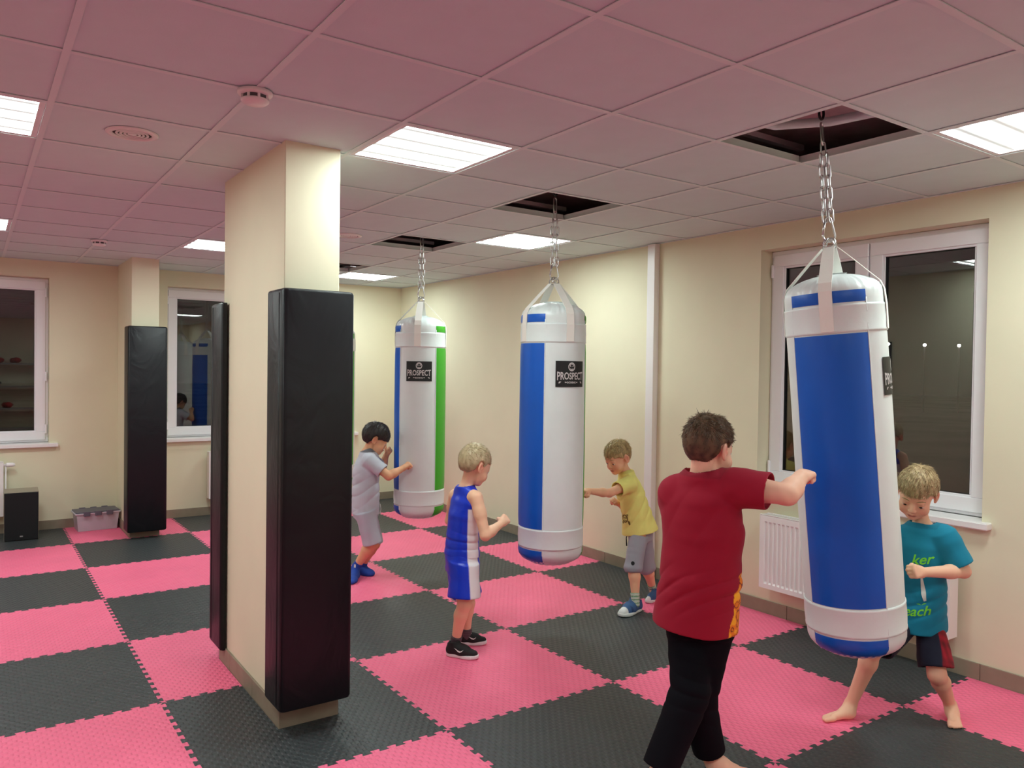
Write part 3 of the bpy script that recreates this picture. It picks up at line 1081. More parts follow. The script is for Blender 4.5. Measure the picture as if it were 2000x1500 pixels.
    put(cb, 2.185 - Z_HOOK, facing)
    bm = tube(bmesh.new(), [(-0.026, 0, 0.030), (-0.0145, 0, 0.088)], 0.0055, 8)
    g = obj('gate', bm, M_steel, cb)
    # chain
    z = 2.272 - Z_HOOK
    top_c = -0.098
    step = 0.0445
    n = int(round((top_c - z) / step))
    step = (top_c - z) / n
    L_h, R_l, rr = step / 2 - 0.004, 0.0105, 0.0034
    for k in range(n):
        zc = z + step * (k + .5)
        for sx in ((-1, 1) if double and k < n - 1 else (0,)):
            lk = obj('chain_link', link_bm(R_l, L_h, rr), M_steel, root)
            offx = sx * 0.0135
            put(lk, zc, facing + (math.pi / 2 if (k % 2) else 0.12), offx * math.cos(facing), offx * math.sin(facing))
    cb2 = obj('carabiner', pear(-0.092, 0.0, 0.014, 0.014, 0.0042), M_steel, root)
    put(cb2, -0.012, facing + 0.9)
    # ceiling hook with bracket
    rt = empty('ceiling_hook', (0, 0, 0), None)
    return root

def bag_label(root, a_c, zc=1.605):
    """black cloth label with the printed badge and word"""
    w, h = 0.205, 0.155
    bm = bmesh.new()
    nx = 16
    rows = [[bm.verts.new((-w / 2 + w * m / nx, -h / 2 + h * k / 2, 0)) for m in range(nx + 1)] for k in range(3)]
    for k in range(2):
        for m in range(nx):
            bm.faces.new((rows[k][m], rows[k][m + 1], rows[k + 1][m + 1], rows[k + 1][m]))
    wrapped_mesh(bm, a_c, zc, 0.0035)
    lb = obj('label', bm, M_lblk, root)
    lb['label'] = 'black sewn label reading PROSPECT with a round badge above'
    # big word, letters taller at both ends as on the badge
    bm = text_bm('PROSPECT', 0.062, 0.186, 0.0003, 0.0012)
    for v in bm.verts:
        x = v.co.x / 0.093
        s = 1.0 + 0.28 * x * x
        v.co.y = (v.co.y - 0.021) * s * 0.90 - 0.012
    bmesh.ops.subdivide_edges(bm, edges=[e for e in bm.edges if e.calc_length() > 0.012], cuts=2)
    wrapped_mesh(bm, a_c, zc, 0.0042)
    obj('print', bm, M_lwht, lb)
    bm = text_bm('BOXING', 0.016, 0.060, 0.0003, 0.0003)
    for v in bm.verts: v.co.y = v.co.y - 0.056
    for sx in (-1, 1):
        vs = [bm.verts.new((sx * x, y, 0.0003)) for x, y in ((0.034, -0.047), (0.080, -0.045), (0.086, -0.056), (0.034, -0.052))]
        bm.faces.new(vs)
    wrapped_mesh(bm, a_c, zc, 0.0042)
    obj('print', bm, M_lwht, lb)
    # round badge: ring with a guarded head inside
    bm = bmesh.new()
    def ringpoly(cx, cy, ro, ri, n=24, sy=1.0, a0=0, a1=2 * math.pi):
        A = [bm.verts.new((cx + ro * math.cos(t), cy + sy * ro * math.sin(t), 0.0003)) for t in [a0 + (a1 - a0) * k / n for k in range(n + 1)]]
        B = [bm.verts.new((cx + ri * math.cos(t), cy + sy * ri * math.sin(t), 0.0003)) for t in [a0 + (a1 - a0) * k / n for k in range(n + 1)]]
        for k in range(n): bm.faces.new((A[k], A[k + 1], B[k + 1], B[k]))
    ringpoly(0, 0.043, 0.0245, 0.0185, sy=1.08)
    ringpoly(0, 0.047, 0.0150, 0.0105, a0=0.2, a1=math.pi - 0.2, n=12)
    ringpoly(0, 0.036, 0.0120, 0.0070, a0=math.pi + 0.3, a1=2 * math.pi - 0.3, n=12)
    for sx in (-1, 1):
        bm.faces.new([bm.verts.new((sx * x, y, 0.0003)) for x, y in ((0.004, 0.048), (0.013, 0.050), (0.012, 0.044), (0.005, 0.043))])
    wrapped_mesh(bm, a_c, zc, 0.0042)
    obj('print', bm, M_lwht, lb)

BAGX = 0.20
cam_dir = lambda x, y: math.atan2(-4.0117 - y, -2.7606 - x)    # direction from the bag towards the photographer
bag_specs = [
    ((0.20, -2.020), (math.radians(-2.9), math.radians(-4.2), 0), -10, 'blue and white punching bag nearest the camera, swung aside by the boy in red'),
    ((0.20, -0.190), (0, 0, 0), -60, 'middle punching bag, blue stripe left and label right, hanging straight'),
    ((0.20, 1.540), (0, 0, 0), -97, 'blue, white and green punching bag beside the boy in grey'),
    ((0.20, 3.330), (0, 0, 0), -157, 'farthest punching bag, only a green sliver seen past the front column'),
]
for (x, y), rot, off, lb in bag_specs:
    # photographer sees angle "off" to the right as clockwise from above
    toward = cam_dir(x, y)
    a_blue = toward + math.radians(off)
    b = make_bag((x, y, Z_HOOK), rot, a_blue, 'PROSPECT', lb)
    bag_label(b, a_blue + math.radians(94))
    tag(b, lb, 'punching bag', 'punching bags hung from ceiling openings')
for o in [o for o in COL.objects if o.name.startswith('ceiling_hook')]:
    bpy.data.objects.remove(o)
M_iron = mat('black_iron', (26, 24, 24), 0.5, metal=0.3)
for (x, y), rot, off, lb in bag_specs:
    hk = empty('ceiling_hook', (x, y, Z_HOOK), ceiling)
    bm = bmesh.new()
    tube(bm, [(0, 0, 0.085), (0, 0, 0.05)], 0.009, 8)
    tube(bm, [(0.016 * math.cos(t), 0, -0.002 + 0.03 + 0.0 + 0.024 * math.sin(t)) for t in [math.pi * 0.5 + 2 * math.pi * k / 16 for k in range(16)]], 0.0055, 8, closed=True)
    obj('hook', bm, M_iron, hk)
    bm = bmesh.new()
    box(bm, -0.05, 0.05, -0.26, 0.03, 0.080, 0.096)
    box(bm, -0.018, 0.018, -0.20, 0.012, 0.05, 0.068)
    obj('bracket', bm, M_iron, hk)

# ------------------------------------------------------------------ implicit surfaces for figures and clothes
def V3(*a): return np.array(a, dtype=np.float64)
def nrm(v):
    v = np.asarray(v, float)
    return v / (np.linalg.norm(v) + 1e-12)

def smin(a, b, k):
    if k <= 0: return np.minimum(a, b)
    h = np.clip(0.5 + 0.5 * (b - a) / k, 0, 1)
    return b * (1 - h) + a * h - k * h * (1 - h)
def smax(a, b, k): return -smin(-a, -b, k)

class Cap:
    """tapered limb piece; n,f: flattened by factor f along n"""
    def __init__(s, a, b, ra, rb, k=0.012, n=None, f=1.0, sub=False, tint=None):
        s.a, s.b, s.ra, s.rb, s.k = np.array(a, float), np.array(b, float), ra, rb, k
        s.n = nrm(n) if n is not None else None
        s.f, s.sub = f, sub
        R = max(ra, rb) * max(1, f) + k
        s.lo = np.minimum(s.a, s.b) - R
        s.hi = np.maximum(s.a, s.b) + R
        s.h = s.b - s.a
        s.hh = max(float(s.h @ s.h), 1e-12)
    def d(s, p):
        q = p - s.a
        if s.n is not None:
            q = q + s.n * ((q @ s.n) * (1 / s.f - 1))[..., None]
            hv = s.h + s.n * ((s.h @ s.n) * (1 / s.f - 1))
            hh = max(float(hv @ hv), 1e-12)
        else: hv, hh = s.h, s.hh
        t = np.clip((q @ hv) / hh, 0, 1)
        dist = np.sqrt(((q - t[..., None] * hv) ** 2).sum(-1)) - (s.ra + (s.rb - s.ra) * t)
        return dist * (min(1, s.f) * .5 + .5) if s.n is not None else dist

class Ell:
    def __init__(s, c, r, M=None, k=0.012, sub=False):
        s.c, s.r, s.k, s.sub = np.array(c, float), np.array(r, float), k, sub
        s.M = np.eye(3) if M is None else np.array(M, float)   # rows = axes
        R = s.r.max() + k
        s.lo, s.hi = s.c - R, s.c + R
    def d(s, p):
        q = (p - s.c) @ s.M.T
        k0 = np.sqrt(((q / s.r) ** 2).sum(-1))
        k1 = np.sqrt(((q / (s.r ** 2)) ** 2).sum(-1)) + 1e-9
        return k0 * (k0 - 1) / k1

class Loft:
    """sleeve or torso: stations (centre, half width, half depth); side = width direction; ends flat"""
    def __init__(s, st, side, k=0.015, infl=0.0, open0=0.0, open1=0.0, round_=0.012):
        s.c = np.array([q[0] for q in st], float)
        s.w = np.array([q[1] for q in st], float) + infl
        s.e = np.array([q[2] for q in st], float) + infl
        s.sides = [nrm(side)] * len(st) if not isinstance(side, list) else [nrm(x) for x in side]
        s.k, s.o0, s.o1, s.sub, s.rd = k, open0, open1, False, round_
        R = max(s.w.max(), s.e.max()) + k + 0.03
        s.lo, s.hi = s.c.min(0) - R, s.c.max(0) + R
    def d(s, p):
        n = len(s.c)
        best = None
        for i in range(n - 1):
            a, b = s.c[i], s.c[i + 1]
            h = b - a
            L = np.linalg.norm(h)
            ax = h / L
            sd = nrm(s.sides[i] + s.sides[i + 1]); sd = nrm(sd - ax * (sd @ ax))
            dp = np.cross(ax, sd)
            q = p - a
            t0 = (q @ ax) / L
            t = np.clip(t0, 0, 1)
            rel = q - t[..., None] * h
            ts = t * t * (3 - 2 * t) * 0.35 + t * 0.65
            w = s.w[i] + (s.w[i + 1] - s.w[i]) * ts
            e = s.e[i] + (s.e[i + 1] - s.e[i]) * ts
            m = 0.8 * np.minimum(w, e)
            x, y, z = rel @ sd, rel @ dp, rel @ ax
            if i == 0: z = np.where(t0 < 0, 0, z)          # outer ends are cut flat, inner joints are rounded
            if i == n - 2: z = np.where(t0 > 1, 0, z)
            k0 = np.sqrt((x / w) ** 2 + (y / e) ** 2 + (z / m) ** 2)
            k1 = np.sqrt((x / w ** 2) ** 2 + (y / e ** 2) ** 2 + (z / m ** 2) ** 2) + 1e-9
            di = np.where(k0 > 1e-4, k0 * (k0 - 1) / k1, -np.minimum(w, e))
            if i == 0: di = smax(di, (-t0) * L - s.o0, 0.006)
            if i == n - 2: di = smax(di, (t0 - 1) * L - s.o1, 0.006)
            best = di if best is None else smin(best, di, 0.008)
        return best

def evalf(prims, p, far=0.25):
    d = np.full(p.shape[:-1], far)
    lo, hi = p.reshape(-1, 3).min(0), p.reshape(-1, 3).max(0)
    for q in prims:
        if (q.lo > hi).any() or (q.hi < lo).any(): continue
        if q.sub: d = smax(d, -q.d(p), q.k)
        else: d = smin(d, q.d(p), q.k)
    return d

def wob(p, seed, f, stretch=(1, 1, 1)):
    """smooth pseudo noise, about -1..1"""
    r = np.random.RandomState(seed)
    o = 0
    pp = p * np.array(stretch)
    for k in range(5):
        v = r.normal(size=3)
        v = v / np.linalg.norm(v) * f * (0.7 + 0.5 * k / 2)
        o = o + np.sin(pp @ v + r.uniform(0, 6.28))
    return o / 3.2

def surface(fn, lo, hi, h, B=20):
    """surface nets over blocks; fn(points)->signed distance. Returns verts, quads"""
    lo = np.floor(np.array(lo) / h).astype(int)
    hi = np.ceil(np.array(hi) / h).astype(int)
    ids, vs, quads = [], [], []
    S = 4096
    def key(i): return (i[..., 0] + S // 2) * S * S + (i[..., 1] + S // 2) * S + (i[..., 2] + S // 2)
    offs = np.array([(a, b, c) for a in (0, 1) for b in (0, 1) for c in (0, 1)])
    edges = [(a, b) for a in range(8) for b in range(a + 1, 8) if np.abs(offs[a] - offs[b]).sum() == 1]
    for bx in range(lo[0], hi[0], B):
        for by in range(lo[1], hi[1], B):
            for bz in range(lo[2], hi[2], B):
                c = (np.array([bx, by, bz]) + B / 2) * h
                # coarse rejection
                if abs(fn(c[None, :], B * h)[0]) > B * h * 0.87 + 0.016: continue
                g = np.stack(np.meshgrid(np.arange(bx - 1, bx + B + 1), np.arange(by - 1, by + B + 1), np.arange(bz - 1, bz + B + 1), indexing='ij'), -1)
                d = fn(g.reshape(-1, 3) * h).reshape(g.shape[:3])
                if d.min() > 0 or d.max() < 0: continue
                n = B + 1
                corner = [d[o[0]:o[0] + n, o[1]:o[1] + n, o[2]:o[2] + n] for o in offs]
                sgn = np.stack([x < 0 for x in corner], 0)
                mix = sgn.any(0) & ~sgn.all(0)
                if not mix.any(): continue
                I = np.argwhere(mix)
                cv = np.stack([x[mix] for x in corner], 1)
                acc = np.zeros((len(I), 3)); cnt = np.zeros(len(I))
                for a, b in edges:
                    m = (cv[:, a] < 0) != (cv[:, b] < 0)
                    t = cv[:, a] / (cv[:, a] - cv[:, b] + 1e-20)
                    pos = offs[a] + t[:, None] * (offs[b] - offs[a])
                    acc[m] += pos[m]; cnt[m] += 1
                P = (I + acc / cnt[:, None] + np.array([bx - 1, by - 1, bz - 1])) * h
                ids.append(key(I + np.array([bx - 1, by - 1, bz - 1]))); vs.append(P)
                # quads for grid edges starting at node g, owned by nodes 1..B
                for ax in range(3):
                    u, v = [(1, 2), (2, 0), (0, 1)][ax]
                    s0 = [slice(1, B + 1)] * 3
                    s1 = list(s0); s1[ax] = slice(2, B + 2)
                    A, Bb = d[tuple(s0)] < 0, d[tuple(s1)] < 0
                    m = A != Bb
                    if not m.any(): continue
                    J = np.argwhere(m) + 1
                    base = J + np.array([bx - 1, by - 1, bz - 1])
                    eu, ev = np.zeros(3, int), np.zeros(3, int)
                    eu[u] = 1; ev[v] = 1
                    q = np.stack([key(base - eu - ev), key(base - ev), key(base), key(base - eu)], 1)
                    fl = A[m]
                    q[~fl] = q[~fl][:, ::-1]
                    quads.append(q)
    ids = np.concatenate(ids); vs = np.concatenate(vs); quads = np.concatenate(quads)
    uid, first = np.unique(ids, return_index=True)
    V = vs[first]
    qi = np.searchsorted(uid, quads)
    ok = (qi < len(uid)).all(1)
    qi = qi[ok]
    good = (uid[qi] == quads[ok]).all(1)
    return V, qi[good]

def mesh_from(name, V, Q, smooth=True, relax=0):
    me = bpy.data.meshes.new(name)
    me.vertices.add(len(V)); me.vertices.foreach_set('co', V.astype(np.float32).ravel())
    me.loops.add(len(Q) * 4); me.loops.foreach_set('vertex_index', Q.astype(np.int32).ravel())
    me.polygons.add(len(Q)); me.polygons.foreach_set('loop_start', np.arange(0, len(Q) * 4, 4, dtype=np.int32))
    me.update(calc_edges=True)
    if smooth: me.polygons.foreach_set('use_smooth', [True] * len(Q))
    me.validate()
    return me

def sdf_object(name, fn, lo, hi, h, mats_, parent, origin, tintfn=None, matfn=None, relax=1):
    V, Q = surface(fn, lo, hi, h)
    if relax:   # light laplacian smoothing of the stair steps
        n = len(V)
        for _ in range(relax):
            acc = np.zeros_like(V); cnt = np.zeros(n)
            for a, b in ((0, 1), (1, 2), (2, 3), (3, 0)):
                np.add.at(acc, Q[:, a], V[Q[:, b]]); np.add.at(cnt, Q[:, a], 1)
                np.add.at(acc, Q[:, b], V[Q[:, a]]); np.add.at(cnt, Q[:, b], 1)
            V = V * 0.5 + 0.5 * acc / np.maximum(cnt, 1)[:, None]
    me = mesh_from(name, V - np.array(origin), Q)
    for m in (mats_ if isinstance(mats_, (list, tuple)) else [mats_]): me.materials.append(m)
    if matfn is not None:
        cen = V[Q].mean(1)
        me.polygons.foreach_set('material_index', matfn(cen).astype(np.int32))
    if tintfn is not None:
        c = tintfn(V)
        at = me.color_attributes.new('tint', 'FLOAT_COLOR', 'POINT')
        at.data.foreach_set('color', np.concatenate([c, np.ones((len(c), 1))], 1).astype(np.float32).ravel())
    o = bpy.data.objects.new(name, me)
    COL.objects.link(o)
    if parent is not None: o.parent = parent
    return o

def tinted(name, rough=0.55, sheen=0.0, sss=0.0, bump=None, spec=0.4):
    """material whose own colour comes from the figure's colour attribute"""
    m = bpy.data.materials.new(name)
    m.use_nodes = True
    N, L = m.node_tree.nodes, m.node_tree.links
    b = N['Principled BSDF']
    b.inputs['Roughness'].default_value = rough
    b.inputs['Specular IOR Level'].default_value = spec
    b.inputs['Sheen Weight'].default_value = sheen
    if sss:
        b.inputs['Subsurface Weight'].default_value = sss
        b.inputs['Subsurface Radius'].default_value = (1.0, 0.35, 0.2)
        b.inputs['Subsurface Scale'].default_value = 0.006
    a = N.new('ShaderNodeVertexColor')
    a.layer_name = 'tint'
    L.new(a.outputs['Color'], b.inputs['Base Color'])
    if bump:
        tc = N.new('ShaderNodeTexCoord')
        t = N.new('ShaderNodeTexNoise')
        t.inputs['Scale'].default_value = bump[0]
        t.inputs['Detail'].default_value = 4
        bn = N.new('ShaderNodeBump')
        bn.inputs['Strength'].default_value = bump[1]
        bn.inputs['Distance'].default_value = bump[2]
        L.new(tc.outputs['Object'], t.inputs['Vector'])
        L.new(t.outputs['Fac'], bn.inputs['Height'])
        L.new(bn.outputs[0], b.inputs['Normal'])
    return m

# ------------------------------------------------------------------ the five boys
JOINTS = {
    'blue': dict(H=1.19, head=(-0.384, -0.231, 1.075), hface=(0.926, 0.052, -0.375), headh=0.207, neck=(-0.43, -0.202, 0.954), face=(1.0, 0.004, 0.0), shR=(-0.424, -0.31, 0.904), shL=(-0.432, -0.092, 0.886), elR=(-0.406, -0.382, 0.701), wrR=(-0.273, -0.352, 0.754), fiR=(-0.215, -0.318, 0.775), elL=(-0.406, 0.008, 0.722), wrL=(-0.268, 0.081, 0.652), fiL=(-0.197, 0.105, 0.666), pel=(-0.446, -0.199, 0.558), hiR=(-0.457, -0.253, 0.52), hiL=(-0.432, -0.149, 0.501), knR=(-0.472, -0.272, 0.294), knL=(-0.37, -0.149, 0.258), anR=(-0.487, -0.206, 0.062), anL=(-0.356, -0.114, 0.065), heR=(-0.535, -0.192, 0.0), toR=(-0.421, -0.349, -0.0), heL=(-0.389, -0.089, -0.0), toL=(-0.247, -0.169, 0.0)),
    'grey': dict(H=1.2, head=(-0.182, 1.529, 1.079), hface=(0.854, -0.324, -0.407), headh=0.212, neck=(-0.247, 1.572, 0.979), face=(0.941, -0.338, 0.0), shR=(-0.266, 1.462, 0.92), shL=(-0.176, 1.642, 0.908), elR=(-0.152, 1.368, 0.807), wrR=(-0.023, 1.377, 0.86), fiR=(0.033, 1.375, 0.893), elL=(-0.046, 1.709, 0.829), wrL=(-0.041, 1.647, 0.933), fiL=(-0.016, 1.618, 0.972), pel=(-0.25, 1.564, 0.544), hiR=(-0.278, 1.51, 0.523), hiL=(-0.215, 1.612, 0.501), knR=(-0.228, 1.483, 0.278), knL=(-0.156, 1.602, 0.247), anR=(-0.303, 1.615, 0.078), anL=(-0.233, 1.676, 0.06), heR=(-0.302, 1.626, 0.0), toR=(-0.424, 1.43, 0.0), heL=(-0.251, 1.684, 0.0), toL=(-0.165, 1.576, 0.0)),
    'yellow': dict(H=1.16, head=(0.893, -0.035, 1.035), hface=(-0.927, 0.013, -0.375), headh=0.205, neck=(0.967, -0.04, 0.929), face=(-0.986, 0.17, -0.0), shR=(1.041, 0.053, 0.834), shL=(0.928, -0.124, 0.861), elL=(0.726, -0.143, 0.816), wrL=(0.533, -0.154, 0.846), fiL=(0.48, -0.166, 0.849), elR=(1.105, 0.102, 0.653), wrR=(0.964, 0.03, 0.702), fiR=(0.914, 0.017, 0.733), pel=(1.066, -0.093, 0.522), hiR=(1.12, -0.059, 0.478), hiL=(1.012, -0.129, 0.496), knR=(1.155, -0.064, 0.247), knL=(0.941, -0.158, 0.289), anR=(1.266, -0.023, 0.06), anL=(0.925, -0.2, 0.078), heR=(1.271, -0.065, 0.0), toR=(1.132, -0.093, 0.0), heL=(1.001, -0.162, 0.0), toL=(0.766, -0.223, 0.0)),
    'red': dict(H=1.46, head=(-0.347, -1.92, 1.327), hface=(0.989, 0.056, -0.139), headh=0.222, neck=(-0.367, -1.908, 1.217), face=(0.889, 0.457, 0.0), shR=(-0.319, -2.027, 1.184), shL=(-0.412, -1.805, 1.135), elR=(-0.247, -2.211, 1.172), wrR=(-0.119, -2.178, 1.224), fiR=(-0.04, -2.159, 1.235), elL=(-0.242, -1.685, 0.923), wrL=(-0.068, -1.682, 0.984), fiL=(-0.024, -1.688, 1.003), pel=(-0.366, -1.896, 0.667), hiR=(-0.35, -1.957, 0.625), hiL=(-0.388, -1.858, 0.619), knR=(-0.352, -1.889, 0.31), knL=(-0.455, -1.938, 0.382), anR=(-0.28, -1.896, 0.059), anL=(-0.625, -1.924, 0.082), heR=(-0.298, -1.895, 0.0), toR=(-0.188, -2.024, 0.0), heL=(-0.642, -1.913, 0.0), toL=(-0.579, -2.061, 0.0)),
    'teal': dict(H=1.2, head=(0.867, -2.111, 1.078), hface=(-0.827, -0.256, -0.5), headh=0.218, neck=(0.931, -2.11, 0.92), face=(-0.864, -0.503, -0.0), shR=(0.9, -2.017, 0.846), shL=(0.953, -2.199, 0.879), elL=(0.985, -2.273, 0.728), wrL=(0.739, -2.211, 0.744), fiL=(0.652, -2.199, 0.76), elR=(0.886, -1.987, 0.644), wrR=(0.712, -2.022, 0.784), fiR=(0.668, -2.027, 0.826), pel=(0.963, -2.092, 0.51), hiR=(0.957, -2.053, 0.461), hiL=(0.967, -2.132, 0.48), knR=(0.684, -2.023, 0.351), knL=(0.906, -2.204, 0.244), anR=(0.67, -1.923, 0.059), anL=(1.08, -2.183, 0.057), heR=(0.677, -1.939, 0.0), toR=(0.516, -1.872, 0.0), heL=(1.091, -2.182, 0.0), toL=(0.955, -2.27, 0.0)),
}

M_skin = tinted('skin', 0.55, sss=0.12, spec=0.35)
M_cloth = tinted('cotton', 0.85, sheen=0.05, bump=(420, 0.25, 0.0008))
M_black_knit = tinted('black_knit', 0.9, spec=0.15, bump=(420, 0.2, 0.0006))
M_satin = tinted('satin_jersey', 0.34, spec=0.5, bump=(38, 0.35, 0.004))
M_hair = tinted('hair', 0.5, spec=0.45)
M_shoe = tinted('shoe_fabric', 0.7, bump=(300, 0.4, 0.001))
M_eyew = mat('eye_white', (226, 222, 216), 0.25)
M_iris = mat('eye_dark', (52, 40, 34), 0.2)
M_brow_m = {}
UPV = V3(0, 0, 1)

def frame_from(f, up=UPV):
    """rows: right, forward, up"""
    f = nrm(f)
    r = nrm(np.cross(f, up))
    u = np.cross(r, f)
    return np.array([r, f, u])

def fist(w, d, n, t, s, curl=1.0, thumb=1):
    """closed hand: w wrist, d towards the knuckles, n palm side, t thumb side, s scale (1 = small child)"""
    w, d = np.array(w, float), nrm(d)
    n = nrm(np.array(n, float) - d * (np.array(n, float) @ d))
    t = np.cross(d, n) * (1 if np.dot(np.cross(d, n), t) > 0 else -1)
    P = []
    lens = [0.050, 0.053, 0.050, 0.045]
    fl = [1.0, 1.08, 1.0, 0.84]
    for i in range(4):
        off = (1.5 - i) * 0.0132 * s
        base = w + d * 0.006 * s + t * off * 0.55
        kn = w + d * lens[i] * s + t * off - n * 0.002 * s
        P.append(Cap(base, kn, 0.0125 * s, 0.0100 * s, k=0.010 * s))
        a = kn + (n * 0.92 + d * 0.38 * (1.4 - curl * .4)) * 0.0235 * s * fl[i]
        b = a + (n * 0.22 - d * 0.95 * curl + d * (1 - curl)) * 0.0175 * s * fl[i]
        c = b + (-n * 0.75 * curl - d * 0.35) * 0.011 * s
        P.append(Cap(kn, a, 0.0088 * s, 0.0080 * s, k=0.0030 * s))
        P.append(Cap(a, b, 0.0080 * s, 0.0072 * s, k=0.0022 * s))
        P.append(Cap(b, c, 0.0070 * s, 0.0064 * s, k=0.0020 * s))
    # palm heel
    P.append(Cap(w + d * 0.012 * s + t * 0.012 * s + n * 0.007 * s, w + d * 0.030 * s + t * 0.013 * s + n * 0.010 * s, 0.013 * s, 0.012 * s, k=0.01 * s))
    # thumb leaves the side near the base and closes over the fingers
    th0 = w + d * 0.012 * s + t * 0.016 * s + n * 0.006 * s
    th1 = th0 + (d * 0.62 + t * 0.50 + n * 0.62) * 0.027 * s
    th2 = th1 + (d * 0.30 - t * 0.55 + n * 0.55) * 0.020 * s
    th3 = th2 + (-t * 0.92 + n * 0.10 - d * 0.05) * 0.016 * s
    P.append(Cap(th0, th1, 0.0115 * s, 0.0092 * s, k=0.007 * s))
    P.append(Cap(th1, th2, 0.0088 * s, 0.0080 * s, k=0.002 * s))
    P.append(Cap(th2, th3, 0.0080 * s, 0.0070 * s, k=0.002 * s))
    return P

def bare_foot(an, he, to, s, inner):
    """ankle, heel and toe points on the floor; inner = direction of the big toe side"""
    f = nrm(np.array(to) - np.array(he)); f = nrm(f * V3(1, 1, 0))
    sd = np.cross(UPV, f)
    sd = sd * (1 if sd @ inner > 0 else -1)
    L = np.linalg.norm(np.array(to) - np.array(he))
    he = np.array(he, float)
    P = [Ell(he + f * 0.024 * s + UPV * 0.024 * s, (0.024 * s, 0.029 * s, 0.025 * s), frame_from(f), k=0.014),
         Cap(he + f * 0.030 * s + UPV * 0.032 * s, he + f * L * 0.66 + sd * 0.010 * s + UPV * 0.017 * s, 0.027 * s, 0.0165 * s, k=0.014),
         Cap(he + f * 0.030 * s + UPV * 0.022 * s - sd * 0.008 * s, he + f * L * 0.62 - sd * 0.018 * s + UPV * 0.0135 * s, 0.020 * s, 0.0135 * s, k=0.012),
         Cap(an, he + f * 0.045 * s + UPV * 0.032 * s, 0.026 * s, 0.026 * s, k=0.02)]
    for i, (o, l, r) in enumerate(((0.0225, 1.0, 0.0102), (0.007, 0.99, 0.0078), (-0.005, 0.955, 0.0074), (-0.0165, 0.91, 0.0070), (-0.027, 0.85, 0.0066))):
        a = he + f * (L * 0.70) + sd * o * 0.85 * s + UPV * 0.013 * s
        b = he + f * (L * l - r * s) + sd * o * s + UPV * (r + 0.0005) * s
        P.append(Cap(a, b, r * 1.15 * s, r * s, k=0.0035))
    return P

def head_prims(c, M, s):
    """M rows right, forward, up; s = head height / 0.205"""
    def w(x, y, z): return c + s * (x * M[0] + y * M[1] + z * M[2])
    def r(*a): return tuple(s * v for v in a)
    P = [Ell(w(0, -0.014, 0.024), r(0.071, 0.087, 0.077), M, k=0.01),
         Ell(w(0, 0.028, -0.026), r(0.056, 0.052, 0.068), M, k=0.02),
         Ell(w(0, 0.040, -0.070), r(0.036, 0.034, 0.030), M, k=0.02),
         Ell(w(0, 0.058, -0.086), r(0.017, 0.015, 0.013), M, k=0.014),
         Ell(w(0.036, 0.048, -0.046), r(0.024, 0.024, 0.026), M, k=0.016),
         Ell(w(-0.036, 0.048, -0.046), r(0.024, 0.024, 0.026), M, k=0.016),
         Ell(w(0, 0.062, 0.028), r(0.044, 0.018, 0.026), M, k=0.02)]
    for sx in (-1, 1):   # eye sockets
        P.append(Ell(w(sx * 0.0295, 0.088, -0.008), r(0.017, 0.013, 0.012), M, k=0.009 * s, sub=True))
    P.append(Cap(w(0, 0.074, -0.004), w(0, 0.089, -0.033), 0.0060 * s, 0.0092 * s, k=0.008 * s))
    for sx in (-1, 1):
        P.append(Ell(w(sx * 0.0095, 0.083, -0.037), r(0.0072, 0.0078, 0.0062), M, k=0.004 * s))
        # lids
        P.append(Ell(w(sx * 0.0295, 0.0655, -0.0050), r(0.0150, 0.0140, 0.0105), M, k=0.004 * s))
        P.append(Ell(w(sx * 0.0295, 0.0640, -0.0200), r(0.0140, 0.0105, 0.0065), M, k=0.005 * s))
        P.append(Cap(w(sx * 0.020, 0.0755, 0.008), w(sx * 0.040, 0.0690, 0.007), 0.0050 * s, 0.0040 * s, k=0.007 * s))
    P.append(Cap(w(-0.017, 0.0745, -0.0605), w(0, 0.0815, -0.0580), 0.0028 * s, 0.0046 * s, k=0.004 * s))
    P.append(Cap(w(0.017, 0.0745, -0.0605), w(0, 0.0815, -0.0580), 0.0028 * s, 0.0046 * s, k=0.004 * s))
    P.append(Cap(w(-0.012, 0.0740, -0.0680), w(0.012, 0.0740, -0.0680), 0.0048 * s, 0.0048 * s, k=0.004 * s))
    P.append(Cap(w(-0.014, 0.0850, -0.0635), w(0.014, 0.0850, -0.0635), 0.0018 * s, 0.0018 * s, k=0.002 * s, sub=True))
    for sx in (-1, 1):   # ears
        ax = nrm(M[0] * sx * 0.35 + M[1] * -0.94)      # ear plane direction
        nn = nrm(M[0] * sx * 0.94 + M[1] * 0.35)
        E = np.array([nn, ax, M[2]])
        P.append(Ell(w(sx * 0.0745, -0.014, -0.010), r(0.0075, 0.0185, 0.0290), E, k=0.006 * s))
        P.append(Ell(w(sx * 0.0835, -0.010, -0.008), r(0.0070, 0.0110, 0.0180), E, k=0.003 * s, sub=True))
        P.append(Cap(w(sx * 0.074, 0.000, -0.016), w(sx * 0.076, 0.001, -0.010), 0.0042 * s, 0.0034 * s, k=0.003 * s))
        P.append(Ell(w(sx * 0.0725, -0.008, -0.034), r(0.0052, 0.0085, 0.0075), E, k=0.004 * s))
    return P

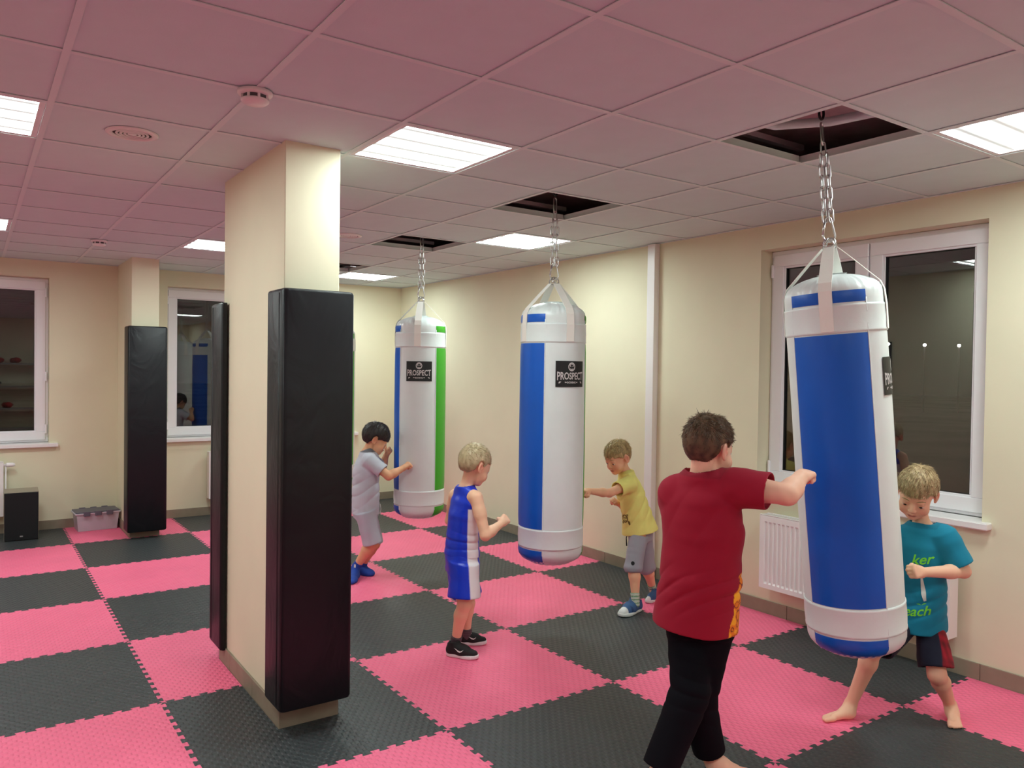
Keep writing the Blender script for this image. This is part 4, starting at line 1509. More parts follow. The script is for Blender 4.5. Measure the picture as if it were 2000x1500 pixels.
def make_head_extra(root, c, M, s, hair, org, J, brow):
    def w(x, y, z): return c + s * (x * M[0] + y * M[1] + z * M[2])
    # eyes, looking down along the face
    for sx in (-1, 1):
        ec = w(sx * 0.0295, 0.0660, -0.0105)
        bm = bmesh.new()
        bmesh.ops.create_uvsphere(bm, u_segments=20, v_segments=14, radius=0.0122 * s, matrix=Matrix.Translation(Vector(ec - org)))
        for f in bm.faces: f.smooth = True
        e = obj('eye', bm, M_eyew, root)
        g = nrm(M[1] * 0.93 - M[2] * 0.36 + M[0] * sx * 0.04)
        bm = bmesh.new()
        rot = Vector(g).to_track_quat('Z', 'Y').to_matrix().to_4x4()
        mt = Matrix.Translation(Vector(ec - org + g * 0.0088 * s)) @ rot @ Matrix.Diagonal((1, 1, 0.55, 1))
        bmesh.ops.create_uvsphere(bm, u_segments=16, v_segments=10, radius=0.0071 * s, matrix=mt)
        for f in bm.faces: f.smooth = True
        obj('iris', bm, M_iris, e)
        # eyebrow
        bm = bmesh.new()
        pts = [w(sx * 0.013, 0.0795, 0.011), w(sx * 0.022, 0.0790, 0.0160), w(sx * 0.033, 0.0755, 0.0170), w(sx * 0.045, 0.0670, 0.0120)]
        tube(bm, [Vector(p - org) for p in pts], [0.0016 * s, 0.0026 * s, 0.0024 * s, 0.0010 * s], 6)
        obj('eyebrow', bm, brow, root)

def make_hair(root, c, M, s, st, org, hp):
    """st: colour, dark, thickness, fringe height, back height, side height, tuft length, seed"""
    hc = np.array([M[0], M[1], M[2]])
    thick = st['t']
    def loc(p): return ((p - c) @ hc.T) / s
    cran = lambda q: Ell((0, -0.014, 0.024), (0.071 + thick * .85, 0.087 + thick, 0.077 + thick * st.get('top', 1.15)), k=0).d(q)
    def line(q):
        """lower edge of the hair in head coordinates"""
        x, y, z = q[..., 0], q[..., 1], q[..., 2]
        fr, sd, bk = st['fringe'], st['side'], st['back']
        z0 = np.where(y > 0.035, fr, np.where(y > 0.010, sd + (fr - sd) * np.clip((y - 0.010) / 0.025, 0, 1) * 1.0, 0))
        z0 = np.where(y <= 0.010, np.where(y > -0.020, sd + 0.0 * y, sd + (bk - sd) * np.clip((-0.020 - y) / 0.030, 0, 1)), z0)
        # clear around the ear
        ear = np.sqrt(((y + 0.012) / 0.021) ** 2 + ((z + 0.006) / 0.030) ** 2) - 1
        d = z0 - z
        return smax(d, -ear * 0.02 - (np.abs(x) < 0.05) * 0.05, 0.003)
    def fn(p, margin=0.0):
        q = loc(p)
        ang = np.arctan2(q[..., 0], q[..., 1])
        n1 = wob(q, st['seed'], 95, (1, 1, 0.25)) * 0.0020 + wob(q, st['seed'] + 3, 210, (1, 1, 0.18)) * 0.0011
        zt = np.clip((q[..., 2] - 0.03) / 0.06, 0, 1)
        d = cran(q) + n1 * (0.5 + zt) * st.get('rough', 1.0)
        d = smax(d, line(q) + wob(q, st['seed'] + 9, 160) * 0.0035, 0.006)
        # hollow is not needed: the skull fills it
        return d * s
    R = 0.13 * s
    cc = c + M[2] * 0.02 * s
    def tint(V):
        q = loc(V)
        n = wob(q, st['seed'] + 5, 260, (1, 1, 0.2)) * 0.5 + 0.5
        n = np.clip(n * 0.75 + 0.12, 0, 1)
        fade = np.clip((0.030 - q[..., 2]) / 0.06, 0, 1) * st.get('fade', 0.0)
        n = np.clip(n * (1 - fade), 0, 1)[:, None]
        a, b = np.array(lin(st['dark'])[:3]), np.array(lin(st['col'])[:3])
        return a * (1 - n) + b * n
    h = sdf_object('hair', fn, cc - R, cc + R, 0.0034, M_hair, root, org, tintfn=tint, relax=1)
    # separate locks lying over the cap
    rnd = np.random.RandomState(st['seed'] + 40)
    V = np.array([v.co[:] for v in h.data.vertices]) + org
    q = loc(V)
    N = np.array([v.normal[:] for v in h.data.vertices])
    idx = rnd.choice(len(V), st.get('n', 1100))
    verts, faces, cols = [], [], []
    colA, colB = np.array(lin(st['dark'])[:3]), np.array(lin(st['col'])[:3])
    crown = np.array([0.0, -0.045, 0.100])
    for i in idx:
        n = N[i]
        ql = q[i]
        if ql @ np.array([0, 0, 1]) < st['side'] - 0.005 and abs(ql[0]) < 0.03 and ql[1] > 0: continue
        away = ql - crown
        dl = away / (np.linalg.norm(away) + 1e-6)
        if st.get('forward'): dl = dl + np.array([0, st['forward'], 0])
        dw = dl @ hc
        dw = dw - n * (dw @ n)
        dw = nrm(dw + rnd.normal(size=3) * 0.22)
        up = st.get('lift', 0.25) * (1 if ql[2] > 0.055 else 0.25)
        L = st['len'] * s * rnd.uniform(0.6, 1.15) * (1.0 if ql[2] > 0.03 else st.get('short', 0.6))
        wd = 0.00105 * s * rnd.uniform(0.7, 1.3)
        sd_ = nrm(np.cross(dw, n))
        base = V[i] - n * 0.0015
        pts = [base, base + dw * L * 0.45 + n * L * (0.04 + up * 0.5), base + dw * L * 0.9 + n * L * (up * 0.9 - 0.02)]
        k = len(verts)
        for j, p in enumerate(pts[:2]):
            ww = wd * (1 - 0.25 * j)
            verts += [p - sd_ * ww, p + n * ww * 0.9, p + sd_ * ww]
        verts.append(pts[2])
        faces += [(k, k + 1, k + 4, k + 3), (k + 1, k + 2, k + 5, k + 4), (k + 2, k, k + 3, k + 5), (k + 3, k + 4, k + 6), (k + 4, k + 5, k + 6), (k + 5, k + 3, k + 6)]
        u = np.clip(rnd.uniform(0.25, 1.1) * (1 - np.clip((0.030 - ql[2]) / 0.06, 0, 1) * st.get('fade', 0.0)), 0, 1.15)
        cols += [colA * (1 - u) + colB * u] * 7
    me = bpy.data.meshes.new('hair_locks')
    me.from_pydata([tuple(v - org) for v in verts], [], faces)
    me.materials.append(M_hair)
    at = me.color_attributes.new('tint', 'FLOAT_COLOR', 'POINT')
    cols = np.array(cols)
    at.data.foreach_set('color', np.concatenate([cols, np.ones((len(cols), 1))], 1).astype(np.float32).ravel())
    me.polygons.foreach_set('use_smooth', [True] * len(me.polygons))
    lk = bpy.data.objects.new('hair_locks', me)
    COL.objects.link(lk)
    lk.parent = h
    lk['kind'] = 'stuff'
    return h

def decal(name, bm, target, org, centre, right, up, normal, material, parent, lift=0.0012, dist=0.25):
    """lay a flat bmesh (x,y) on a garment by casting it along -normal"""
    from mathutils.bvhtree import BVHTree
    me = target.data
    bvh = BVHTree.FromPolygons([v.co[:] for v in me.vertices], [p.vertices[:] for p in me.polygons])
    c = Vector(centre - org)
    r_, u_, n_ = Vector(right), Vector(up), Vector(normal).normalized()
    dead = []
    for v in bm.verts:
        o = c + r_ * v.co.x + u_ * v.co.y + n_ * dist
        hit = bvh.ray_cast(o, -n_)
        if hit[0] is None or hit[3] > dist * 1.9: dead.append(v); continue
        v.co = hit[0] + n_ * lift
    bmesh.ops.delete(bm, geom=dead, context='VERTS')
    return obj(name, bm, material, parent)

def densify(bm, L):
    for _ in range(3):
        es = [e for e in bm.edges if e.calc_length() > L]
        if not es: break
        bmesh.ops.subdivide_edges(bm, edges=es, cuts=1)
    bmesh.ops.triangulate(bm, faces=[f for f in bm.faces if len(f.verts) > 3])
    return bm

class Fig: pass

def build_person(key, spec):
    J = {k: (np.array(v, float) if isinstance(v, tuple) else v) for k, v in JOINTS[key].items()}
    sc = J['H'] / 1.2 * spec.get('build', 1.0)
    hs = J['headh'] / 0.205 * spec.get('headk', 1.03)
    org = V3(*(0.5 * (J['heR'] + J['heL']))); org[2] = 0
    root = empty('person', tuple(org))
    g = Fig(); g.aw = spec.get('arm', 1.0); g.J, g.org, g.root, g.sc, g.hs = J, org, root, sc, hs
    tf = nrm(J['face'])
    spine = nrm(J['neck'] - J['pel'])
    side = nrm(J['shR'] - J['shL'])                     # towards the right shoulder
    front = nrm(np.cross(spine, side)) if np.cross(spine, side) @ tf > 0 else -nrm(np.cross(spine, side))
    hside = nrm(J['hiR'] - J['hiL'])
    g.side, g.front, g.spine, g.hside = side, front, spine, hside
    Mh = frame_from(J['hface'])
    if spec.get('roll'):
        a = math.radians(spec['roll'])
        r_, u_ = Mh[0].copy(), Mh[2].copy()
        Mh[0] = r_ * math.cos(a) + u_ * math.sin(a); Mh[2] = u_ * math.cos(a) - r_ * math.sin(a)
    g.Mh = Mh
    B = []                                              # torso + head
    pel, neck = J['pel'], J['neck']
    L = np.linalg.norm(neck - pel)
    tw = spec.get('torso', 1.0)
    Mt = np.array([side, front, spine])
    Mp = np.array([hside, nrm(np.cross(UPV, hside)) if np.cross(UPV, hside) @ tf > 0 else -nrm(np.cross(UPV, hside)), UPV])
    B += [Ell(pel, (0.096 * sc * tw, 0.072 * sc * tw, 0.080 * sc), Mp, k=0.03),
          Ell(pel + spine * L * 0.30, (0.088 * sc * tw, 0.068 * sc * tw, 0.10 * sc), Mt, k=0.04),
          Ell(pel + spine * L * 0.66, (0.096 * sc * tw, 0.070 * sc * tw, 0.12 * sc), Mt, k=0.04),
          Cap(J['shR'] - side * 0.02 * sc, J['shL'] + side * 0.02 * sc, 0.036 * sc, 0.036 * sc, k=0.04)]
    nk_top = J['head'] + hs * (-0.022 * Mh[1] - 0.045 * Mh[2])
    B += [Cap(neck - spine * 0.02 * sc, nk_top, 0.036 * sc * spec.get('neckw', 1), 0.034 * sc * spec.get('neckw', 1), k=0.022),
          Cap(neck - spine * 0.01 * sc, J['shR'] - side * 0.015 * sc + spine * 0.005, 0.026 * sc, 0.026 * sc, k=0.03),
          Cap(neck - spine * 0.01 * sc, J['shL'] + side * 0.015 * sc + spine * 0.005, 0.026 * sc, 0.026 * sc, k=0.03)]
    H = head_prims(J['head'], Mh, hs)
    aw = spec.get('arm', 1.0)
    arms = {}
    for S in 'RL':
        sh, el, wr, fi = J['sh' + S], J['el' + S], J['wr' + S], J['fi' + S]
        d1, d2 = nrm(el - sh), nrm(wr - el)
        A = [Cap(sh, sh + (el - sh) * 0.45, 0.037 * sc * aw, 0.0335 * sc * aw, k=0.02),
             Cap(sh + (el - sh) * 0.35, el, 0.0335 * sc * aw, 0.0275 * sc * aw, k=0.015),
             Cap(el, el + (wr - el) * 0.35, 0.0275 * sc * aw, 0.0285 * sc * aw, k=0.015),
             Cap(el + (wr - el) * 0.3, wr, 0.0285 * sc * aw, 0.0195 * sc * aw, k=0.015),
             Cap(wr, wr + nrm(fi - wr) * 0.01, 0.0195 * sc, 0.019 * sc, k=0.01)]
        pn = spec['palm'][S]; tn = spec['thumb'][S]
        A += fist(wr, fi - wr, pn, tn, sc * spec.get('hand', 1.0), spec.get('curl', 1.0))
        arms[S] = A
    legs = {}
    lw = spec.get('leg', 1.0)
    for S in 'RL':
        hi, kn, an = J['hi' + S], J['kn' + S], J['an' + S]
        back = -nrm(np.cross(UPV, hside)) if np.cross(UPV, hside) @ tf > 0 else nrm(np.cross(UPV, hside))
        G = [Cap(hi, hi + (kn - hi) * 0.5, 0.060 * sc * lw, 0.051 * sc * lw, k=0.03),
             Cap(hi + (kn - hi) * 0.4, kn, 0.052 * sc * lw, 0.0385 * sc * lw, k=0.02),
             Cap(kn, kn + (an - kn) * 0.25 + back * 0.004 * sc, 0.0375 * sc * lw, 0.0385 * sc * lw, k=0.02),
             Cap(kn + (an - kn) * 0.25 + back * 0.006 * sc, an, 0.0395 * sc * lw, 0.0245 * sc * lw, k=0.02),
             Ell(kn - back * 0.014 * sc, (0.024 * sc, 0.024 * sc, 0.028 * sc), k=0.02)]
        inner = (J['hiL'] - J['hiR']) * (1 if S == 'R' else -1)
        if spec.get('shod'):
            ff = nrm((J['to' + S] - J['he' + S]) * V3(1, 1, 0))
            G += [Cap(an, J['he' + S] + ff * 0.05 * sc + UPV * 0.036 * sc, 0.024 * sc, 0.022 * sc, k=0.015),
                  Cap(J['he' + S] + ff * 0.04 * sc + UPV * 0.036 * sc, J['he' + S] + ff * min(0.12 * sc, 0.58 * np.linalg.norm(J['to' + S] - J['he' + S])) + UPV * 0.030 * sc, 0.022 * sc, 0.016 * sc, k=0.015)]
        else:
            G += bare_foot(an, J['he' + S], J['to' + S], sc * spec.get('foot', 1.0), inner)
        legs[S] = G
    g.torso = [Ell(pel + spine * L * 0.66, ((0.096 * tw + 0.010) * sc, (0.070 * tw + 0.011) * sc, 0.128 * sc), Mt, k=0.03),
               Ell(pel + spine * L * 0.30, ((0.088 * tw + 0.012) * sc, (0.068 * tw + 0.012) * sc, 0.10 * sc), Mt, k=0.03)]
    g.hips = [Ell(pel - UPV * 0.01, ((0.096 * tw + 0.006) * sc, (0.072 * tw + 0.007) * sc, 0.078 * sc), Mp, k=0.03)]
    g.bk = Cap(neck - spine * 0.02 * sc, neck - spine * 0.13 * sc - front * 0.020 * sc, 0.050 * sc, 0.060 * sc, n=side, f=1.5)
    groups = [B, H, arms['R'], arms['L'], legs['R'], legs['L']]
    gk = [0.0, 0.014, 0.012, 0.012, 0.014, 0.008]
    def body(p, margin=0.0):
        lo, hi = p.reshape(-1, 3).min(0) - margin, p.reshape(-1, 3).max(0) + margin
        d = None
        for G, k in zip(groups, gk):
            e = np.full(p.shape[:-1], 0.25)
            for q in G:
                if (q.lo > hi).any() or (q.hi < lo).any(): continue
                e = smax(e, -q.d(p), q.k) if q.sub else smin(e, q.d(p), q.k)
            d = e if d is None else smin(d, e, k)
        return d
    g.body = body
    allp = [q for G in groups for q in G if not q.sub]
    lo = np.min([q.lo for q in allp], 0); hi = np.max([q.hi for q in allp], 0)
    base = np.array(lin(spec['skin'])[:3]) * 1.04
    red = np.array(lin(spec.get('flush', (214, 128, 108)))[:3])
    lip = np.array(lin(spec.get('lip', (190, 104, 98)))[:3])
    c0 = J['head']
    def tint(V):
        C = np.tile(base, (len(V), 1))
        def blend(w, col):
            nonlocal C
            w = np.clip(w, 0, 1)[:, None]
            C = C * (1 - w) + col * w
        q = ((V - c0) @ Mh.T) / hs
        def spot(x, y, z, r): return np.exp(-(((q - np.array([x, y, z])) ** 2).sum(1)) / (r * r))
        for sx in (-1, 1):
            blend(0.38 * spot(sx * 0.04, 0.068, -0.040, 0.022), red)
            blend(0.8 * spot(sx * 0.083, -0.012, -0.006, 0.022), red)
            blend(0.35 * spot(sx * 0.03, 0.078, -0.008, 0.013), red * 0.7)
        blend(0.4 * spot(0, 0.09, -0.035, 0.012), red)
        m = np.exp(-((q[:, 0] / 0.018) ** 4) - ((q[:, 2] + 0.063) / 0.0075) ** 4) * (q[:, 1] > 0.06)
        blend(0.85 * m, lip)
        m2 = np.exp(-((q[:, 0] / 0.015) ** 4) - ((q[:, 2] + 0.0632) / 0.0018) ** 2) * (q[:, 1] > 0.06)
        blend(0.9 * m2, lip * 0.35)
        for S in 'RL':
            for jn, r_, a in (('kn', 0.045, .25), ('el', 0.035, .25), ('fi', 0.03, .2)):
                blend(a * np.exp(-((V - J[jn + S]) ** 2).sum(1) / r_ ** 2), red)
            blend(0.3 * np.exp(-((V - J['to' + S]) ** 2).sum(1) / 0.06 ** 2), red)
        return C
    hh = spec.get('res', 0.0036)
    sdf_object('body', body, lo, hi, hh, M_skin, root, org, tintfn=tint, relax=1)
    hcol = spec['hair']['dark']
    bm_ = mat('brow_%s' % key, tuple(int(0.5 * (a + b)) for a, b in zip(spec['hair']['dark'], spec['hair']['col'])), 0.8)
    make_head_extra(root, c0, Mh, hs, None, org, J, bm_)
    make_hair(root, c0, Mh, hs, spec['hair'], org, None)
    return g

def garment(name, g, lofts, openings, thick, tintf, material=None, folds=(0.003, 26, 5), h=0.0040, cuts=None, extra=(), kk=0.02, creases=None):
    """lofts: outer volumes. openings: matching uncapped inner volumes to hollow the ends. cuts: list of (point, normal) removed side"""
    def fn(p, margin=0.0):
        lo, hi = p.reshape(-1, 3).min(0) - margin - kk, p.reshape(-1, 3).max(0) + margin + kk
        d = np.full(p.shape[:-1], 0.25)
        for q in lofts:
            if (q.lo > hi).any() or (q.hi < lo).any(): continue
            d = smin(d, q.d(p), kk)
        near = np.abs(d) < 0.028
        f = np.zeros_like(d)
        if margin == 0 and near.any():
            pn = p[near]
            fn_ = wob(pn, folds[2], folds[1], (1, 1, 0.55)) * folds[0] + wob(pn, folds[2] + 1, folds[1] * 2.1, (1, 1, 1.6)) * folds[0] * 0.45
            if creases is not None: fn_ = fn_ + creases(pn)
            f[near] = fn_
            d = d + f
        inn = np.full(p.shape[:-1], 0.25)
        for q in openings:
            if (q.lo > hi).any() or (q.hi < lo).any(): continue
            inn = np.minimum(inn, q.d(p))
        d = np.maximum(d, -(inn + f))
        for q in extra:
            if (q.lo > hi).any() or (q.hi < lo).any(): continue
            d = smax(d, -q.d(p), 0.004)
        for pt, no in (cuts or ()):
            d = smax(d, (p - pt) @ no, 0.003)
        return d
    lo = np.min([q.lo for q in lofts], 0); hi = np.max([q.hi for q in lofts], 0)
    return sdf_object(name, fn, lo, hi, h, material or M_cloth, g.root, g.org, tintfn=tintf, relax=1)

def flat(rgb):
    c = np.array(lin(rgb)[:3])
    return lambda V: np.tile(c, (len(V), 1))

def tshirt(g, rgb, hem=0.07, w=0.112, dpt=0.086, waist=None, sleeve=0.62, swid=0.050, hem_tilt=0.0, tintf=None, folds=(0.0028, 24, 5), name='t_shirt', hemw=None, sleeves=True, neckr=0.050, material=None, hemd=1.06, hemc=None, creases=None, shoulder=None, armholes=(), bind=0.8):
    J, sc, side, front, spine = g.J, g.sc, g.side, g.front, g.spine
    pel, neck = J['pel'], J['neck']
    L = np.linalg.norm(neck - pel)
    hc = hemc if hemc is not None else pel - spine * hem * sc
    wa = waist or w
    hw = hemw or wa * 1.03
    shm = 0.5 * (J['shR'] + J['shL'])
    shw = np.linalg.norm(J['shR'] - J['shL']) / 2
    st = [(hc, hw * sc, dpt * hemd * sc), (pel + spine * L * 0.25, wa * sc, dpt * (0.6 + 0.4 * hemd) * sc), (pel + spine * L * 0.58, w * sc, dpt * sc),
          (shm - spine * 0.035 * sc, max(shw + (shoulder or 0.012) * sc, 0.095 * sc), dpt * 0.86 * sc), (shm + spine * 0.030 * sc, shw * 0.80 + 0.004, dpt * 0.66 * sc),
          (neck + spine * 0.008 * sc, (neckr + 0.003) * sc, (neckr + 0.003) * sc)]
    body = Loft(st, side)
    t = 0.0088
    yk = 0.037 * g.aw + 0.0125
    inner = Loft([(a, b - t, c - t) for a, b, c in st[:2]], side, open0=0.06, open1=0)
    nk = [(neck - spine * 0.004 * sc, (neckr - 0.006) * sc, (neckr - 0.006) * sc), (neck + spine * 0.03 * sc, (neckr - 0.004) * sc, (neckr - 0.004) * sc)]
    ops = [inner, Loft(nk, side, open0=0.0, open1=0.04)]
    lo = [body] + (g.torso + [g.bk] if sleeves else [])
    if sleeves:
        lo.append(Cap(J['shR'] - side * 0.015 * sc, J['shL'] + side * 0.015 * sc, yk * sc, yk * sc))
    for S, sg in (('R', 1), ('L', -1)):
        e_ = J['sh' + S] - side * sg * (0.012 if sleeves else 0.045) * sc + spine * 0.006 * sc
        lo.append(Cap(neck - spine * 0.016 * sc, e_, 0.036 * sc * (neckr / 0.052), (0.040 if sleeves else 0.034) * sc))
    if sleeves:
        for S in 'RL':
            sh, el = J['sh' + S], J['el' + S]
            sg = 1 if S == 'R' else -1
            a = sh - nrm(el - sh) * 0.012 * sc
            e = sh + (el - sh) * sleeve
            ss = [(a, swid * 0.92 * sc, swid * 0.92 * sc), (sh + (el - sh) * 0.15, swid * sc, swid * 0.98 * sc), (e, swid * 1.06 * sc, swid * 1.0 * sc)]
            sdv = np.cross(nrm(el - sh), UPV)
            if np.linalg.norm(sdv) < 0.2: sdv = front
            lo.append(Loft(ss, sdv))
            lo.append(Cap(sh, sh + (el - sh) * 0.18, max(yk, swid * 0.93) * sc, swid * 0.95 * sc))
            ops.append(Loft([(sh + (el - sh) * 0.35, swid * sc * 0.99 - t * .9, swid * 0.97 * sc - t * .9), (e, swid * 1.06 * sc - t * .8, swid * sc - t * .8)], sdv, open1=0.05))
    base = tintf or flat(rgb)
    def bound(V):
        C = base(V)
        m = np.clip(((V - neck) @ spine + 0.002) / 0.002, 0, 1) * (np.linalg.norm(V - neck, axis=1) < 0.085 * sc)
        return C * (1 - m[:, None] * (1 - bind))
    return garment(name, g, lo, ops, t, bound, material, folds=folds, creases=creases, extra=armholes)

def shorts(g, rgb, top=0.05, leg=0.75, w=0.108, dpt=0.086, lw=0.066, lw1=0.070, tintf=None, name='shorts', folds=(0.003, 24, 15), material=None, ends=None, creases=None, kk=0.016):
    J, sc = g.J, g.sc
    pel = J['pel']
    st = [(pel + g.spine * top * sc, w * 0.94 * sc, dpt * 0.95 * sc), (pel, w * sc, dpt * 1.04 * sc), (0.5 * (J['hiR'] + J['hiL']) - UPV * 0.035 * sc, w * 0.97 * sc, dpt * sc)]
    lo = [Loft(st, g.hside)] + g.hips
    ops = []
    t = 0.0088
    for S in 'RL':
        hi, kn, an = J['hi' + S], J['kn' + S], J['an' + S]
        dd = np.cross(nrm(kn - hi), g.hside)
        if leg <= 1.0:
            e = hi + (kn - hi) * leg
            ss = [(hi, lw * 1.02 * sc, lw * 1.02 * sc), (e, lw1 * sc, lw1 * sc)]
            inn = [(hi + (kn - hi) * leg * 0.66, (lw + (lw1 - lw) * .66) * sc - t, (lw + (lw1 - lw) * .66) * sc - t), (e, lw1 * sc - t, lw1 * sc - t)]
        else:
            e = kn + (an - kn) * (leg - 1)
            m = lw * 0.5 + lw1 * 0.5
            ss = [(hi, lw * 1.02 * sc, lw * 1.02 * sc), (hi + (kn - hi) * .5, (lw * .93) * sc, (lw * .93) * sc), (kn, m * sc, m * 1.02 * sc), (e, lw1 * sc, lw1 * sc)]
            inn = [(kn + (e - kn) * 0.3, lw1 * sc - t, lw1 * sc - t), (e, lw1 * sc - t, lw1 * sc - t)]
        lo.append(Loft(ss, g.hside))
        ops.append(Loft(inn, g.hside, open1=0.05))
    return garment(name, g, lo, ops, t, tintf or flat(rgb), material, folds=folds, kk=kk, creases=creases)

def shoe(g, S, upper, sole, toe=None, label=None, straps=None, swoosh=False, extra_laces=True):
    J, sc = g.J, g.sc
    he, to, an = J['he' + S], J['to' + S], J['an' + S]
    f = nrm((to - he) * V3(1, 1, 0)); sd = np.cross(UPV, f)
    L = np.linalg.norm(to - he)
    k = L / 0.19
    def w(x, y, z): return he + f * x * k + sd * y * k + UPV * z
    up = [Cap(w(0.030, 0, 0.034), w(0.100, 0, 0.034), 0.030 * k, 0.033 * k, k=0.02),
          Cap(w(0.100, 0, 0.030), w(0.162, 0, 0.024), 0.034 * k, 0.024 * k, k=0.02),
          Cap(w(0.034, 0, 0.040), w(0.040, 0, 0.078), 0.031 * k, 0.032 * k, k=0.015),
          Cap(w(0.060, 0, 0.055), w(0.110, 0, 0.042), 0.026 * k, 0.022 * k, k=0.02)]
    opening = Cap(w(0.042, 0, 0.085), w(0.040, 0, 0.130), 0.0265 * k, 0.030 * k, k=0.004)
    def fu(p, margin=0.0):
        lo, hi = p.reshape(-1, 3).min(0) - margin, p.reshape(-1, 3).max(0) + margin
        d = np.full(p.shape[:-1], 0.25)
        for q in up: d = smin(d, q.d(p), q.k)
        d = smax(d, -opening.d(p), 0.004)
        d = smax(d, 0.016 - p[..., 2], 0.003)
        q = (p - w(0.04, 0, 0.088)) @ nrm(UPV * 0.95 - f * 0.35)
        return smax(d, q, 0.004)
    lo, hi = np.minimum(he, to) - 0.06, np.maximum(he, to) + 0.06
    lo[2], hi[2] = 0, 0.15
    uc, tc = np.array(lin(upper)[:3]), np.array(lin(toe or upper)[:3])
    def tint(V):
        x = ((V - he) @ f) / k
        C = np.tile(uc, (len(V), 1))
        if toe is not None:
            m = np.clip((x - 0.148) / 0.003, 0, 1)[:, None]
            C = C * (1 - m) + tc * m
        m = np.clip((V[:, 2] - 0.076) / 0.004, 0, 1)[:, None] * 0.5
        return C * (1 - m * 0.5)
    s = sdf_object('shoe', fu, lo, hi, 0.0032, M_shoe, g.root, g.org, tintfn=tint)
    if label: s['label'] = label
    def fs(p, margin=0.0):
        x = ((p - he) @ f) / k; y = ((p - he) @ sd) / k
        hw = 0.029 + 0.008 * np.sin(np.clip((x - 0.02) / 0.17, 0, 1) * 3.0) - 0.004 * np.exp(-((x - 0.07) / 0.025) ** 2)
        cx = np.clip(x, 0.030, 0.160)
        end = np.where(x < 0.03, 0.0295, np.where(x > 0.16, 0.030, hw))
        dy = np.sqrt((x - cx) ** 2 + y ** 2) - end
        rock = 0.004 * np.clip((x - 0.13) / 0.05, 0, 1) ** 2
        z = p[..., 2] - rock
        th = 0.022 + 0.006 * np.clip((0.06 - x) / 0.06, 0, 1)
        dz = np.maximum(z - th, -z + 0.0005)
        return smax(dy * k, dz, 0.006)
    so = sdf_object('sole', fs, lo, hi, 0.0032, mat('sole_%d' % sum(sole), sole, 0.6), s, g.org)
    if swoosh:
        for sg in (1, -1):
            P2 = [(-0.030, 0.008), (-0.020, -0.004), (-0.008, -0.010), (0.006, -0.007), (0.034, 0.013), (0.004, 0.001), (-0.010, -0.002), (-0.020, 0.001)]
            bm = bmesh.new()
            bm.faces.new([bm.verts.new((x * k * 0.9, y * k * 0.9, 0)) for x, y in P2])
            bmesh.ops.triangulate(bm, faces=bm.faces[:])
            densify(bm, 0.007)
            decal('side_mark', bm, s, g.org, w(0.088, 0, 0.047), -f * (1), UPV, sd * sg, mat('shoe_white', (235, 235, 235), .5), s, lift=0.0016, dist=0.1)
    if extra_laces:
        bm = bmesh.new()
        for i in range(4):
            x = 0.082 + i * 0.016
            z = 0.072 - i * 0.0075
            pts = [w(x, yy, z + 0.004 - abs(yy) * 22 * abs(yy)) - g.org for yy in (-0.019, -0.010, 0, 0.010, 0.019)]
            tube(bm, [Vector(p) for p in pts], 0.0024 * k, 6)
        obj('laces', bm, mat('lace_white', (230, 230, 230), .7), s)
    if straps:
        for i in range(2):
            x = 0.088 + i * 0.030
            st = [Loft([(w(x - 0.009, 0, 0.038 - i * .004), 0.0362 * k - i * .001, 0.0335 * k - i * 0.003), (w(x + 0.009, 0, 0.036 - i * .004), 0.0362 * k - i * .0012, 0.0325 * k - i * 0.003)], sd)]
            fn = lambda p, margin=0.0, st=st: smax(st[0].d(p), 0.024 - p[..., 2], 0.002)
            sdf_object('strap', fn, lo, hi, 0.0032, M_shoe, s, g.org, tintfn=flat(straps))
    return s

def sock(g, S, stripes, top=0.35, foot=False, rad=1.0):
    J, sc = g.J, g.sc
    an, kn, he, to = J['an' + S], J['kn' + S], J['he' + S], J['to' + S]
    tp = an + (kn - an) * top
    pr = [Cap(an - nrm(kn - an) * 0.02, tp, 0.0285 * sc * rad, 0.0325 * sc * rad, k=0.01)]
    if foot:
        f = nrm((to - he) * V3(1, 1, 0)); L = np.linalg.norm(to - he)
        pr += [Ell(he + f * 0.026 * sc + UPV * 0.027 * sc, (0.028 * sc, 0.032 * sc, 0.0275 * sc), frame_from(f), k=0.015),
               Cap(an, he + f * 0.05 * sc + UPV * 0.035 * sc, 0.030 * sc, 0.031 * sc, k=0.02),
               Cap(he + f * 0.035 * sc + UPV * 0.034 * sc, he + f * L * 0.70 + UPV * 0.022 * sc, 0.032 * sc, 0.0225 * sc, k=0.02),
               Cap(he + f * 0.06 * sc + UPV * 0.026 * sc, he + f * L * 0.72 + UPV * 0.0185 * sc, 0.030 * sc, 0.0255 * sc, k=0.02, n=np.cross(UPV, f), f=1.35),
               Cap(he + f * L * 0.70 + UPV * 0.018 * sc, he + f * (L - 0.018 * sc) + UPV * 0.0165 * sc, 0.022 * sc, 0.0165 * sc, k=0.02, n=np.cross(UPV, f), f=1.5)]
    ax = nrm(kn - an)
    def fn(p, margin=0.0):
        d = np.full(p.shape[:-1], 0.25)
        for q in pr: d = smin(d, q.d(p), q.k)
        d = smax(d, (p - tp) @ ax, 0.002)
        return smax(d, -p[..., 2] + 0.0004, 0.002)
    cs = [np.array(lin(c)[:3]) for c in stripes]
    def tint(V):
        z = (V - an) @ ax
        k = (np.floor(z / 0.0075).astype(int)) % len(cs)
        return np.array(cs)[k]
    lo = np.min([q.lo for q in pr], 0); hi = np.max([q.hi for q in pr], 0)
    return sdf_object('sock', fn, lo, hi, 0.0034, M_shoe, g.root, g.org, tintfn=tint)

